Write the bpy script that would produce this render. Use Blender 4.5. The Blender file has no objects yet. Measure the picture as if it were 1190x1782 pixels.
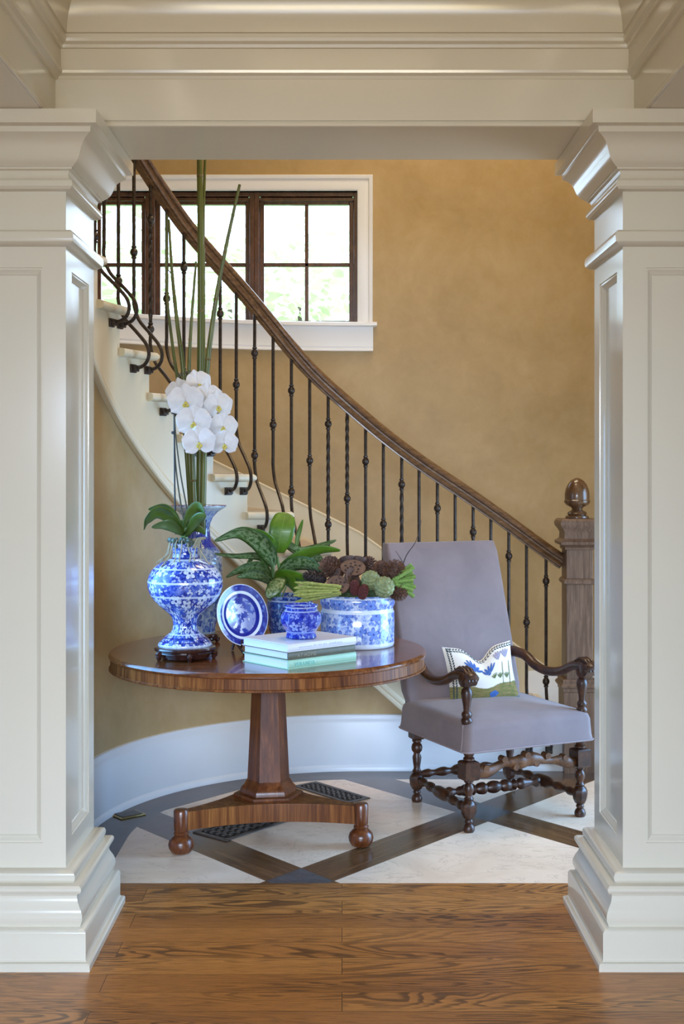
import bpy, bmesh, math, random
from mathutils import Vector, Matrix
random.seed(7)
PI = math.pi
sc = bpy.context.scene
COL = sc.collection

# ---------------------------------------------------------------- camera, world, lights, exposure
F, HY, CX, HC = 2155.0, 825.0, 595.0, 1.5      # focal length in pixels, horizon row, centre column, eye height
cam_d = bpy.data.cameras.new('camera'); cam = bpy.data.objects.new('camera', cam_d); COL.objects.link(cam)
cam.location = (0, 0, HC); cam.rotation_euler = (PI/2, 0, 0)
cam_d.sensor_fit = 'VERTICAL'; cam_d.sensor_height = 36.0; cam_d.lens = 36.0*F/1782.0
cam_d.shift_y = -66.0/1782.0; cam_d.clip_start = 0.05
sc.camera = cam
sc.view_settings.view_transform = 'Standard'; sc.view_settings.look = 'None'
sc.view_settings.gamma = 1.0; sc.view_settings.use_curve_mapping = False
sc.view_settings.exposure = 0.0
w = bpy.data.worlds.new('World'); sc.world = w; w.use_nodes = True
bg = w.node_tree.nodes['Background']; bg.inputs[0].default_value = (0.62, 0.80, 1.0, 1); bg.inputs[1].default_value = 5.8

def area(name, loc, rot, sx, sy, power, col):
    l = bpy.data.lights.new(name, 'AREA'); l.shape = 'RECTANGLE'; l.size = sx; l.size_y = sy
    l.energy = power; l.color = col
    o = bpy.data.objects.new(name, l); COL.objects.link(o); o.location = loc; o.rotation_euler = rot
    return o
# tall windows of the front room behind the camera
def spread(o, deg): o.data.spread = math.radians(deg); return o
spread(area('front_window_light', (-0.3, -2.3, 1.95), (math.radians(66), 0, 0), 3.6, 0.6, 96, (0.58, 0.74, 1.0)), 72)
# added blue fills: left of the hall, without a doorway, and at the entrance
spread(area('left_fill_light', (-1.03, 4.66, 1.05), (0, -PI/2+0.30, 0), 1.5, 0.5, 10, (0.18, 0.50, 1.0)), 100)
spread(area('entry_fill_light', (2.5, 5.2, 1.05), (0, PI/2-0.35, 0), 1.5, 1.2, 22, (0.16, 0.48, 1.0)), 90)
# added warm fills without fixtures: over the hall, in the coffer, behind the camera
area('hall_fill_light', (0.7, 6.5, 4.85), (0, 0, 0), 1.6, 0.9, 47, (1.0, 0.80, 0.56))
area('hall_front_fill_light', (0.3, 4.9, 4.4), (0, 0, 0), 0.9, 0.5, 18, (1.0, 0.76, 0.50))
spread(area('coffer_fill_light', (0.0, 3.0, 3.08), (0, 0, 0), 0.7, 0.2, 1.0, (1.0, 0.74, 0.44)), 170)
spread(area('upper_fill_light', (0.0, -0.6, 1.9), (math.radians(108), 0, 0), 2.0, 0.5, 11.5, (1.0, 0.80, 0.44)), 90)

# ---------------------------------------------------------------- materials
MAT = {}
class NT:
    """small node-tree writer"""
    def __init__(s, name):
        s.m = bpy.data.materials.new(name); s.m.use_nodes = True; s.t = s.m.node_tree
        s.b = s.t.nodes['Principled BSDF']; MAT[name] = s.m
    def n(s, typ, **kw):
        x = s.t.nodes.new(typ)
        for k, v in kw.items(): setattr(x, k, v)
        return x
    def l(s, a, b): s.t.links.new(a, b)
    def put(s, sock, v):
        if isinstance(v, bpy.types.NodeSocket): s.l(v, sock)
        else: sock.default_value = v
    def coord(s, kind='Object'): return s.n('ShaderNodeTexCoord').outputs[kind]
    def mapping(s, v, scale=(1,1,1), loc=(0,0,0), rot=(0,0,0)):
        x = s.n('ShaderNodeMapping'); s.l(v, x.inputs[0])
        x.inputs['Scale'].default_value = scale; x.inputs['Location'].default_value = loc; x.inputs['Rotation'].default_value = rot
        return x.outputs[0]
    def noise(s, v, scale=5, detail=3, rough=0.5, dist=0.0):
        x = s.n('ShaderNodeTexNoise'); s.l(v, x.inputs['Vector'])
        x.inputs['Scale'].default_value = scale; x.inputs['Detail'].default_value = detail
        x.inputs['Roughness'].default_value = rough; x.inputs['Distortion'].default_value = dist
        return x.outputs['Fac']
    def voro(s, v, scale=5, feature='F1', out='Distance', rnd=1.0):
        x = s.n('ShaderNodeTexVoronoi', feature=feature); s.l(v, x.inputs['Vector'])
        x.inputs['Scale'].default_value = scale; x.inputs['Randomness'].default_value = rnd
        return x.outputs[out]
    def wave(s, v, scale=5, dist=0, detail=2, dscale=1, bdir='X'):
        x = s.n('ShaderNodeTexWave', bands_direction=bdir); s.l(v, x.inputs['Vector'])
        x.inputs['Scale'].default_value = scale; x.inputs['Distortion'].default_value = dist
        x.inputs['Detail'].default_value = detail; x.inputs['Detail Scale'].default_value = dscale
        return x.outputs['Fac']
    def ramp(s, f, stops, mode='LINEAR'):
        x = s.n('ShaderNodeValToRGB'); s.l(f, x.inputs[0]); r = x.color_ramp; r.interpolation = mode
        while len(r.elements) > len(stops): r.elements.remove(r.elements[-1])
        while len(r.elements) < len(stops): r.elements.new(1.0)
        for e, (p, c) in zip(r.elements, stops):
            e.position = p; e.color = (c[0], c[1], c[2], 1) if not isinstance(c, (int, float)) else (c, c, c, 1)
        return x.outputs[0]
    def mix(s, f, a, b, mode='MIX'):
        x = s.n('ShaderNodeMix', data_type='RGBA', blend_type=mode)
        s.put(x.inputs[0], f)
        for sock, v in ((x.inputs[6], a), (x.inputs[7], b)):
            if isinstance(v, tuple): v = (v[0], v[1], v[2], 1)
            s.put(sock, v)
        return x.outputs[2]
    def math(s, op, a, b=0.0, c=0.0):
        x = s.n('ShaderNodeMath', operation=op); s.put(x.inputs[0], a); s.put(x.inputs[1], b)
        if len(x.inputs) > 2: s.put(x.inputs[2], c)
        return x.outputs[0]
    def sep(s, v):
        x = s.n('ShaderNodeSeparateXYZ'); s.l(v, x.inputs[0]); return x.outputs
    def comb(s, x_, y_, z_):
        x = s.n('ShaderNodeCombineXYZ'); s.put(x.inputs[0], x_); s.put(x.inputs[1], y_); s.put(x.inputs[2], z_); return x.outputs[0]
    def bump(s, h, strength=0.2, dist=0.01):
        x = s.n('ShaderNodeBump'); x.inputs['Strength'].default_value = strength; x.inputs['Distance'].default_value = dist
        s.l(h, x.inputs['Height']); s.l(x.outputs[0], s.b.inputs['Normal'])
    def out(s, col=None, rough=None, **kw):
        if col is not None:
            if isinstance(col, tuple): col = (col[0], col[1], col[2], 1)
            s.put(s.b.inputs['Base Color'], col)
        if rough is not None: s.put(s.b.inputs['Roughness'], rough)
        for k, v in kw.items(): s.put(s.b.inputs[k.replace('_', ' ')], v)
        return s.m

def plain(name, col, rough=0.5, nscale=8, amt=0.06, **kw):
    t = NT(name); f = t.noise(t.coord(), nscale, 3)
    a = tuple(c*(1-amt) for c in col); b = tuple(min(1, c*(1+amt)) for c in col)
    return t.out(t.ramp(f, [(0.3, a), (0.7, b)]), rough, **kw)

plain('cream_paint', (0.70, 0.635, 0.50), 0.15, 3, 0.012)
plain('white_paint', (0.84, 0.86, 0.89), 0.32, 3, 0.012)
plain('bluelit_baseboard_paint', (0.68, 0.71, 0.74), 0.34, 3, 0.012)  # white paint with the blue hall light mixed into its colour
plain('ceiling_paint', (0.70, 0.63, 0.52), 0.6, 3, 0.012)
plain('stair_paint', (0.74, 0.66, 0.475), 0.35, 3, 0.02)
plain('iron', (0.055, 0.042, 0.034), 0.38, 60, 0.35, Metallic=0.6)
plain('brass', (0.42, 0.31, 0.12), 0.3, 30, 0.1, Metallic=1.0)
plain('grille_iron', (0.10, 0.085, 0.075), 0.45, 30, 0.2, Metallic=0.3)
plain('duct_dark', (0.012, 0.011, 0.010), 0.8, 30, 0.2)

t = NT('gold_plaster'); c = t.coord()
n1 = t.noise(t.mapping(c, (1, 1, 0.8)), 2.2, 6, 0.68, 0.3); n2 = t.noise(c, 9, 5, 0.65, 0.4)
base = t.ramp(n1, [(0.28, (0.33, 0.222, 0.085)), (0.5, (0.40, 0.272, 0.110)), (0.72, (0.47, 0.335, 0.160))])
t.out(t.mix(t.ramp(n2, [(0.35, 0.0), (0.75, 0.35)]), base, (0.50, 0.375, 0.225)), t.ramp(n2, [(0.3, 0.42), (0.7, 0.55)])); t.bump(n2, 0.06, 0.01)

def wood(name, dark, mid, light, sc3=(2, 2, 14), rough=0.35, scale=1.0, coat=0.0, fine=60):
    t = NT(name); c = t.coord()
    v = t.mapping(c, sc3)
    n1 = t.noise(v, 2.2*scale, 4, 0.6, 1.2); n2 = t.noise(t.mapping(c, tuple(x*2.2 for x in sc3)), 5*scale, 3, 0.6)
    base = t.ramp(n1, [(0.3, dark), (0.5, mid), (0.72, light)])
    col = t.mix(t.ramp(n2, [(0.35, 0.0), (0.6, 0.45)]), base, dark)
    t.out(col, rough, Coat_Weight=coat, Coat_Roughness=0.06); t.bump(n2, 0.04, 0.005)
    return t.m
wood('mahogany', (0.075, 0.020, 0.006), (0.18, 0.055, 0.014), (0.30, 0.105, 0.028), (2.0, 14, 14), 0.20, 1.0, 0.45)
wood('mahogany_upright', (0.060, 0.015, 0.005), (0.15, 0.042, 0.011), (0.28, 0.090, 0.024), (14, 14, 1.5), 0.30, 1.0, 0.12)
wood('apron_veneer', (0.075, 0.022, 0.007), (0.22, 0.072, 0.017), (0.42, 0.165, 0.040), (16, 16, 0.6), 0.45, 1.0, 0.0).node_tree.nodes['Principled BSDF'].inputs['Specular IOR Level'].default_value = 0.25
wood('walnut_dark', (0.020, 0.007, 0.003), (0.055, 0.018, 0.007), (0.11, 0.040, 0.014), (9, 9, 9), 0.38, 1.0, 0.12)
wood('carved_walnut', (0.05, 0.022, 0.010), (0.13, 0.052, 0.017), (0.22, 0.095, 0.034), (12, 12, 12), 0.45, 1.0, 0.05)
wood('rosewood', (0.018, 0.006, 0.005), (0.04, 0.012, 0.009), (0.08, 0.025, 0.017), (9, 9, 9), 0.22, 1.0, 0.6)
wood('rail_oak', (0.070, 0.036, 0.016), (0.165, 0.085, 0.036), (0.28, 0.155, 0.068), (5, 20, 20), 0.36, 1.0, 0.15)
wood('newel_oak', (0.090, 0.048, 0.028), (0.165, 0.095, 0.060), (0.25, 0.155, 0.10), (26, 26, 1.6), 0.42, 1.0, 0.15)
wood('acorn_oak', (0.060, 0.028, 0.012), (0.125, 0.062, 0.027), (0.20, 0.105, 0.048), (20, 20, 1.4), 0.24, 1.0, 0.4)
wood('window_mahogany', (0.045, 0.018, 0.011), (0.10, 0.040, 0.022), (0.18, 0.075, 0.040), (10, 10, 4), 0.30, 1.0, 0.5)
wood('tread_wood', (0.46, 0.33, 0.19), (0.58, 0.43, 0.27), (0.68, 0.52, 0.34), (3, 16, 16), 0.35, 1.0, 0.3)

# oak plank floor of the front room
t = NT('oak_planks'); c = t.coord()
br = t.n('ShaderNodeTexBrick'); t.l(c, br.inputs['Vector'])
br.offset = 0.37; br.inputs['Scale'].default_value = 1.0; br.inputs['Brick Width'].default_value = 1.9
br.inputs['Row Height'].default_value = 0.128; br.inputs['Mortar Size'].default_value = 0.0012
br.inputs['Color1'].default_value = (0.0, 0, 0, 1); br.inputs['Color2'].default_value = (1, 1, 1, 1); br.inputs['Mortar'].default_value = (0.5, 0.5, 0.5, 1)
pid = br.outputs['Color']
xyz = t.sep(c); pv = t.sep(pid)[0]
gv = t.comb(t.math('ADD', t.math('MULTIPLY', xyz[0], 0.85), t.math('MULTIPLY', pv, 7.3)), t.math('MULTIPLY', xyz[1], 6.5), t.math('MULTIPLY', pv, 3.0))
nz = t.noise(gv, 1.1, 3, 0.45, 0.5)
rings = t.math('FRACT', t.math('MULTIPLY', nz, 21.0))
line = t.ramp(rings, [(0.0, 1.0), (0.20, 0.95), (0.42, 0.15), (0.88, 0.0), (1.0, 1.0)])
pores = t.noise(t.mapping(c, (7, 130, 1)), 1.6, 3, 0.7)
tone = t.ramp(t.math('ADD', t.math('MULTIPLY', pv, 0.45), t.math('MULTIPLY', t.noise(gv, 0.6, 2), 0.6)), [(0.25, (0.32, 0.125, 0.028)), (0.55, (0.46, 0.190, 0.042)), (0.85, (0.58, 0.265, 0.065))])
mask = t.math('MULTIPLY', line, t.ramp(t.noise(t.mapping(c, (1, 4, 1)), 1.2, 2), [(0.35, 0.15), (0.62, 0.95)]))
col = t.mix(t.math('MULTIPLY', mask, 0.85), tone, (0.040, 0.017, 0.008))
col = t.mix(t.ramp(pores, [(0.45, 0.0), (0.68, 0.5)]), col, (0.065, 0.028, 0.012))
col = t.mix(t.math('MULTIPLY', br.outputs['Fac'], 0.8), col, (0.02, 0.01, 0.006))
t.out(col, t.ramp(pores, [(0.3, 0.28), (0.7, 0.42)]), Coat_Weight=0.12, Coat_Roughness=0.2); t.bump(pores, 0.08, 0.004)

# inlaid floor of the stair hall: marble lozenges, wood bands, slate keys, dark border following the curved wall
t = NT('inlaid_marble_floor'); c = t.coord(); xyz = t.sep(c)
XN, YN, AX, AY, HB = -0.155, 4.565, 0.785, 0.932, 0.080
p = t.math('DIVIDE', t.math('SUBTRACT', xyz[0], XN), AX); q = t.math('DIVIDE', t.math('SUBTRACT', xyz[1], YN), AY)
u = t.math('MULTIPLY', t.math('ADD', p, q), 0.5); v_ = t.math('MULTIPLY', t.math('SUBTRACT', q, p), 0.5)
du = t.math('ABSOLUTE', t.math('SUBTRACT', u, t.math('ROUND', u))); dv = t.math('ABSOLUTE', t.math('SUBTRACT', v_, t.math('ROUND', v_)))
bu = t.math('LESS_THAN', du, HB); bv = t.math('LESS_THAN', dv, HB)
band = t.math('MAXIMUM', bu, bv); key = t.math('MULTIPLY', bu, bv)
mn = t.noise(c, 2.2, 5, 0.65, 0.8); vein = t.noise(t.mapping(c, (1.5, 2.6, 1), rot=(0, 0, 0.6)), 2.0, 6, 0.6, 1.6)
cellv = t.comb(t.math('FLOOR', u), t.math('FLOOR', v_), 0.0)
marble = t.ramp(mn, [(0.3, (0.80, 0.61, 0.44)), (0.55, (0.91, 0.72, 0.54)), (0.75, (0.96, 0.80, 0.64))])
marble = t.mix(t.ramp(vein, [(0.485, 0.0), (0.5, 0.38), (0.515, 0.0)]), marble, (0.42, 0.31, 0.22))
# wood bands: grain runs along each band
gw1 = t.noise(t.comb(t.math('MULTIPLY', u, 60.0), t.math('MULTIPLY', v_, 3.0), 0.0), 1.0, 4, 0.65, 0.8)
gw2 = t.noise(t.comb(t.math('MULTIPLY', u, 3.0), t.math('MULTIPLY', v_, 60.0), 2.0), 1.0, 4, 0.65, 0.8)
gw = t.mix(bu, gw2, gw1)
wd = t.ramp(gw, [(0.3, (0.060, 0.028, 0.012)), (0.5, (0.125, 0.062, 0.026)), (0.72, (0.19, 0.10, 0.045))])
sl = t.ramp(mn, [(0.3, (0.050, 0.060, 0.066)), (0.7, (0.10, 0.115, 0.12))])
body = t.mix(band, marble, wd); body = t.mix(key, body, sl)
# border ring: distance beyond the inner radius (round part) or beyond the straight inner line
dx = t.math('SUBTRACT', xyz[0], 0.1); dy = t.math('SUBTRACT', xyz[1], 5.1)
rad = t.math('SQRT', t.math('ADD', t.math('MULTIPLY', dx, dx), t.math('MULTIPLY', dy, dy)))
isl = t.math('LESS_THAN', dx, 0.0); isf = t.math('LESS_THAN', dy, 0.0)
ext = t.math('ADD', t.math('MULTIPLY', isl, t.math('ADD', t.math('MULTIPLY', isf, t.math('MULTIPLY', dx, -1.0)), t.math('MULTIPLY', t.math('SUBTRACT', 1.0, isf), rad))), t.math('MULTIPLY', t.math('SUBTRACT', 1.0, isl), dy))
border = t.math('GREATER_THAN', ext, 0.985)
gb = t.noise(t.mapping(c, (3, 40, 1)), 1.6, 4, 0.6)
bw = t.ramp(gb, [(0.3, (0.042, 0.026, 0.018)), (0.5, (0.080, 0.052, 0.036)), (0.72, (0.125, 0.082, 0.056))])
body = t.mix(border, body, bw)
eu = t.math('ABSOLUTE', t.math('SUBTRACT', du, HB)); ev = t.math('ABSOLUTE', t.math('SUBTRACT', dv, HB))
seam = t.math('MULTIPLY', t.math('LESS_THAN', t.math('MINIMUM', eu, ev), 0.0015), t.math('SUBTRACT', 1.0, border))
body = t.mix(t.math('MULTIPLY', seam, 0.6), body, (0.05, 0.03, 0.02))
t.out(body, t.ramp(mn, [(0.3, 0.16), (0.7, 0.26)]))

t = NT('chair_velvet'); c = t.coord(); n1 = t.noise(c, 5, 4, 0.6, 0.5); n2 = t.noise(c, 350, 2, 0.5)
t.out(t.ramp(n1, [(0.3, (0.178, 0.135, 0.134)), (0.7, (0.230, 0.176, 0.172))]), 0.85, Sheen_Weight=0.2, Sheen_Roughness=0.5); t.bump(n2, 0.15, 0.002)
plain('velvet_piping', (0.28, 0.22, 0.22), 0.8, 40, 0.05)

def china(name, deep, mid, pale, bands, rad=0.12, fs=17.0, invert=False, cover=0.62, seed=0.0):
    """blue-and-white transferware: five-petalled flowers and leaf sprigs over a mottled ground, wrapped round the pot;
    bands = (from, to, colour, amount) along local z"""
    t = NT(name); c = t.coord(); x, y, z = t.sep(c)
    th = t.math('MULTIPLY', t.math('ARCTAN2', y, x), rad)
    p2 = t.comb(t.math('ADD', th, seed), z, 0.0)
    def motif(scale, petals, r0, r1, off):
        q = t.mapping(p2, (scale, scale, scale), loc=(off, off*0.7, 0))
        v = t.n('ShaderNodeTexVoronoi', feature='F1', voronoi_dimensions='2D'); t.l(q, v.inputs['Vector']); v.inputs['Scale'].default_value = 1.0; v.inputs['Randomness'].default_value = 0.75
        d = t.n('ShaderNodeVectorMath', operation='SUBTRACT'); t.l(q, d.inputs[0]); t.l(v.outputs['Position'], d.inputs[1])
        dx, dy, _ = t.sep(d.outputs[0]); ln = t.math('SQRT', t.math('ADD', t.math('MULTIPLY', dx, dx), t.math('MULTIPLY', dy, dy)))
        rnd_ = t.sep(v.outputs['Color'])[0]
        an = t.math('ADD', t.math('ARCTAN2', dy, dx), t.math('MULTIPLY', rnd_, 6.28))
        pr = t.math('ADD', r0, t.math('MULTIPLY', t.math('ABSOLUTE', t.math('COSINE', t.math('MULTIPLY', an, petals/2.0))), r1))
        keep = t.math('LESS_THAN', t.sep(v.outputs['Color'])[1], cover)
        rel = t.math('DIVIDE', ln, pr)
        return rel, keep, an
    rel, keep, an = motif(fs, 5, 0.16, 0.24, 0.3)
    rel2, keep2, an2 = motif(fs*1.9, 3, 0.06, 0.34, 4.1)
    rel3, keep3, an3 = motif(fs*3.2, 2, 0.05, 0.36, 9.7)
    mot = t.noise(c, 42, 5, 0.75)
    ground = t.ramp(mot, [(0.40, deep), (0.50, mid), (0.64, tuple(0.72*a+0.28*b for a, b in zip(mid, pale)))])
    ink, light = (deep, pale)
    if invert: ground = t.ramp(mot, [(0.36, mid), (0.46, tuple(0.45*a+0.55*b for a, b in zip(mid, pale))), (0.60, pale)]); light = mid
    col = ground
    col = t.mix(t.math('MULTIPLY', t.math('MULTIPLY', keep3, t.math('LESS_THAN', rel3, 1.0)), 0.55), col, light)
    col = t.mix(t.math('MULTIPLY', t.math('MULTIPLY', keep2, t.math('LESS_THAN', rel2, 1.18)), 0.7), col, ink)
    col = t.mix(t.math('MULTIPLY', t.math('MULTIPLY', keep2, t.math('LESS_THAN', rel2, 0.92)), 0.85), col, light)
    col = t.mix(t.math('MULTIPLY', t.math('MULTIPLY', keep, t.math('LESS_THAN', rel, 1.22)), 0.85), col, ink)
    veinp = t.ramp(t.math('ABSOLUTE', t.math('SINE', t.math('MULTIPLY', an, 7.5))), [(0.0, 0.55), (0.25, 1.0)])
    col = t.mix(t.math('MULTIPLY', t.math('MULTIPLY', keep, t.math('LESS_THAN', rel, 1.0)), veinp), col, light)
    col = t.mix(t.math('MULTIPLY', keep, t.math('LESS_THAN', rel, 0.26)), col, ink)
    fine = t.ramp(t.noise(c, 210, 3, 0.7), [(0.50, 0.0), (0.60, 0.45)])
    col = t.mix(fine, col, ink if not invert else mid)
    for (a, b, cc, amt) in (bands or []):
        inb = t.math('MULTIPLY', t.math('GREATER_THAN', z, a), t.math('LESS_THAN', z, b))
        col = t.mix(t.math('MULTIPLY', inb, amt), col, cc)
    t.out(col, 0.12, Coat_Weight=0.5, Coat_Roughness=0.05)
    return t.m
DEEP, MID, PALE = (0.006, 0.016, 0.20), (0.030, 0.085, 0.48), (0.66, 0.74, 0.86)
china('vase_china', DEEP, MID, PALE, [(0.0, 0.012, PALE, 0.7), (0.020, 0.024, DEEP, 0.8), (0.034, 0.038, DEEP, 0.8), (0.048, 0.052, PALE, 0.8), (0.197, 0.205, PALE, 0.75), (0.252, 0.260, PALE, 0.75), (0.306, 0.311, PALE, 0.8), (0.338, 0.344, PALE, 0.9), (0.344, 0.35, DEEP, 0.9), (0.366, 0.372, DEEP, 0.7)], 0.13, 17.0, False, 0.62)
china('tall_vase_china', (0.015, 0.03, 0.26), (0.10, 0.19, 0.50), (0.58, 0.68, 0.72), [(0.0, 0.01, (0.5, 0.6, 0.6), 0.7), (0.372, 0.44, (0.02, 0.03, 0.40), 0.75), (0.530, 0.548, (0.60, 0.68, 0.66), 0.7)], 0.10, 13.0, True, 0.6)
china('jar_china', (0.008, 0.016, 0.24), (0.022, 0.050, 0.42), (0.30, 0.38, 0.72), [(0.0, 0.006, DEEP, 0.8), (0.024, 0.029, (0.3, 0.4, 0.75), 0.8), (0.104, 0.108, PALE, 0.6), (0.118, 0.123, PALE, 0.6)], 0.075, 20.0, False, 0.4)
china('pot_china', (0.008, 0.020, 0.16), (0.03, 0.085, 0.34), (0.32, 0.42, 0.62), [(0.165, 0.172, PALE, 0.6)], 0.10, 15.0, False, 0.5)
china('planter_china', (0.02, 0.05, 0.34), (0.16, 0.27, 0.66), (0.72, 0.77, 0.87), [(0.0, 0.022, (0.80, 0.83, 0.88), 0.9), (0.146, 0.162, (0.80, 0.84, 0.90), 0.85), (0.205, 0.212, (0.78, 0.82, 0.90), 0.7)], 0.158, 16.0, True, 0.6)
plain('china_white', (0.74, 0.78, 0.84), 0.12, 8, 0.02, Coat_Weight=0.5)
plain('china_rust', (0.34, 0.06, 0.05), 0.2, 8, 0.05)

# round plate: rings by distance from the centre, garden scene inside
t = NT('willow_plate'); c = t.coord(); x, y, z = t.sep(c)
r = t.math('SQRT', t.math('ADD', t.math('MULTIPLY', x, x), t.math('MULTIPLY', y, y)))
nn = t.n('ShaderNodeTexNoise'); t.l(c, nn.inputs['Vector']); nn.inputs['Scale'].default_value = 60
cw = t.mix(0.02, c, nn.outputs['Color'])
rim = t.ramp(t.voro(cw, 60), [(0.04, (0.20, 0.30, 0.66)), (0.22, (0.04, 0.10, 0.46)), (0.55, (0.008, 0.020, 0.26))])
scn = t.ramp(t.noise(cw, 30, 4, 0.6, 0.5), [(0.45, (0.010, 0.025, 0.28)), (0.50, (0.04, 0.09, 0.46)), (0.52, (0.70, 0.77, 0.88)), (1.0, (0.74, 0.80, 0.90))])
scn2 = t.ramp(t.voro(cw, 48), [(0.16, (0.6, 0.7, 0.88)), (0.22, (0.010, 0.025, 0.26)), (0.5, (0.03, 0.08, 0.44))])
half = t.ramp(t.math('ADD', t.math('MULTIPLY', x, 9.0), 0.45), [(0.3, 0.0), (0.7, 1.0)])
scn = t.mix(t.math('MULTIPLY', half, 0.7), scn, scn2)
stp = lambda a, b: t.math('MULTIPLY', t.math('GREATER_THAN', r, a), t.math('LESS_THAN', r, b))
col = t.mix(t.math('GREATER_THAN', r, 0.073), scn, (0.008, 0.020, 0.27))
col = t.mix(stp(0.0875, 0.0985), col, (0.72, 0.79, 0.90))
col = t.mix(t.math('GREATER_THAN', r, 0.0985), col, rim)
col = t.mix(t.math('GREATER_THAN', r, 0.1225), col, (0.62, 0.70, 0.85))
t.out(col, 0.12, Coat_Weight=0.6, Coat_Roughness=0.05)

def leafmat(name, dark, mid, vein, amount=0.6):
    t = NT(name); uv = t.coord('UV'); x, y, z = t.sep(uv)
    d = t.math('ABSOLUTE', t.math('SUBTRACT', x, 0.5))
    nz = t.noise(t.mapping(uv, (5, 13, 1), rot=(0, 0, 0.5)), 1.2, 3, 0.6)
    pat = t.math('MULTIPLY', t.ramp(d, [(0.02, 1.0), (0.34, 0.9), (0.44, 0.0)]), t.ramp(nz, [(0.44, 0.05), (0.54, 1.0)]))
    col = t.mix(t.math('MULTIPLY', pat, amount), t.ramp(t.noise(t.coord(), 14, 3), [(0.3, dark), (0.7, mid)]), vein)
    col = t.mix(t.ramp(d, [(0.0, 0.6), (0.03, 0.0)]), col, vein)
    t.out(col, 0.40, Coat_Weight=0.08); return t.m
leafmat('leaf_variegated', (0.026, 0.070, 0.010), (0.065, 0.135, 0.022), (0.28, 0.36, 0.17), 0.75)
leafmat('leaf_plain', (0.055, 0.135, 0.006), (0.115, 0.235, 0.012), (0.17, 0.29, 0.03), 0.2)
leafmat('leaf_orchid', (0.045, 0.085, 0.008), (0.090, 0.145, 0.016), (0.10, 0.16, 0.025), 0.1)
plain('leaf_stalk', (0.12, 0.22, 0.06), 0.4, 30, 0.2)
plain('orchid_stem', (0.060, 0.055, 0.028), 0.5, 40, 0.3)
plain('orchid_stake', (0.16, 0.12, 0.06), 0.6, 40, 0.2)
plain('orchid_root', (0.36, 0.32, 0.20), 0.6, 30, 0.2)
plain('clip_dark', (0.02, 0.016, 0.014), 0.5, 30, 0.2)
plain('orchid_lip', (0.62, 0.50, 0.08), 0.5, 200, 0.35)
plain('frog_glass', (0.09, 0.12, 0.095), 0.12, 70, 0.5)
t = NT('orchid_petal'); t.out(t.ramp(t.noise(t.coord(), 40, 3), [(0.3, (0.70, 0.68, 0.68)), (0.7, (0.78, 0.76, 0.74))]), 0.5, Sheen_Weight=0.2)
t.b.inputs['Subsurface Weight'].default_value = 0.15; t.b.inputs['Subsurface Radius'].default_value = (0.01, 0.01, 0.01)
t = NT('bamboo'); c = t.coord(); n1 = t.noise(t.mapping(c, (60, 60, 2)), 1.0, 3, 0.6)
t.out(t.ramp(n1, [(0.3, (0.055, 0.070, 0.012)), (0.55, (0.115, 0.135, 0.028)), (0.8, (0.19, 0.20, 0.06))]), 0.35)
plain('bamboo_node', (0.16, 0.13, 0.05), 0.6, 60, 0.3)
plain('asparagus', (0.33, 0.36, 0.085), 0.5, 60, 0.30)
plain('asparagus_green', (0.19, 0.31, 0.065), 0.5, 60, 0.30)
plain('artichoke', (0.23, 0.26, 0.105), 0.6, 40, 0.30)
plain('pine_cone', (0.125, 0.058, 0.034), 0.7, 90, 0.40)
plain('pine_cone_dark', (0.050, 0.035, 0.033), 0.7, 90, 0.40)
plain('lotus_pod', (0.115, 0.062, 0.045), 0.65, 50, 0.35)
plain('lotus_seed', (0.030, 0.018, 0.014), 0.5, 50, 0.3)
plain('seed_head', (0.105, 0.020, 0.016), 0.8, 150, 0.5)
plain('twig', (0.070, 0.045, 0.035), 0.7, 60, 0.3)
plain('moss', (0.055, 0.075, 0.025), 0.95, 60, 0.5)
plain('soil', (0.04, 0.028, 0.02), 0.95, 60, 0.5)
plain('book_white', (0.72, 0.71, 0.74), 0.35, 10, 0.02)
plain('book_brown', (0.125, 0.120, 0.075), 0.5, 40, 0.08)
plain('book_mint', (0.38, 0.62, 0.43), 0.4, 20, 0.04)
plain('letter_tan', (0.30, 0.27, 0.19), 0.5, 20, 0.05)
plain('letter_teal', (0.16, 0.52, 0.45), 0.5, 20, 0.05)
plain('letter_grey', (0.50, 0.52, 0.62), 0.5, 20, 0.05)
t = NT('page_edges'); c = t.coord(); t.out(t.ramp(t.noise(t.mapping(c, (1, 1, 900)), 1.0, 2), [(0.35, (0.58, 0.64, 0.74)), (0.65, (0.76, 0.80, 0.86))]), 0.7)
t = NT('cushion_linen'); uv = t.coord('UV'); x, y, z = t.sep(uv); c = t.coord()
edge = t.ramp(t.math('ADD', y, t.math('MULTIPLY', t.noise(t.mapping(uv, (9, 1, 1)), 1.5, 2), 0.05)), [(0.30, 1.0), (0.315, 0.0)])
gr = t.ramp(t.noise(t.mapping(uv, (7, 22, 1)), 1.2, 4, 0.7), [(0.3, (0.10, 0.12, 0.030)), (0.5, (0.21, 0.185, 0.055)), (0.7, (0.33, 0.20, 0.09))])
col = t.mix(edge, (0.80, 0.76, 0.68), gr); t.out(col, 0.9); t.bump(t.noise(c, 500, 2), 0.2, 0.001)
plain('thread_blue', (0.045, 0.12, 0.36), 0.8, 200, 0.4)
plain('thread_lilac', (0.30, 0.27, 0.34), 0.8, 200, 0.3)
plain('thread_green', (0.13, 0.17, 0.06), 0.8, 200, 0.3)
plain('thread_dark', (0.030, 0.050, 0.060), 0.8, 200, 0.4)
plain('thread_teal', (0.04, 0.14, 0.22), 0.8, 200, 0.3)
t = NT('window_glass'); t.out((1, 1, 1), 0.0, Transmission_Weight=1.0, IOR=1.0, Alpha=0.12)
plain('tree_leaf', (0.68, 0.74, 0.50), 0.6, 2, 0.2)
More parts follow.
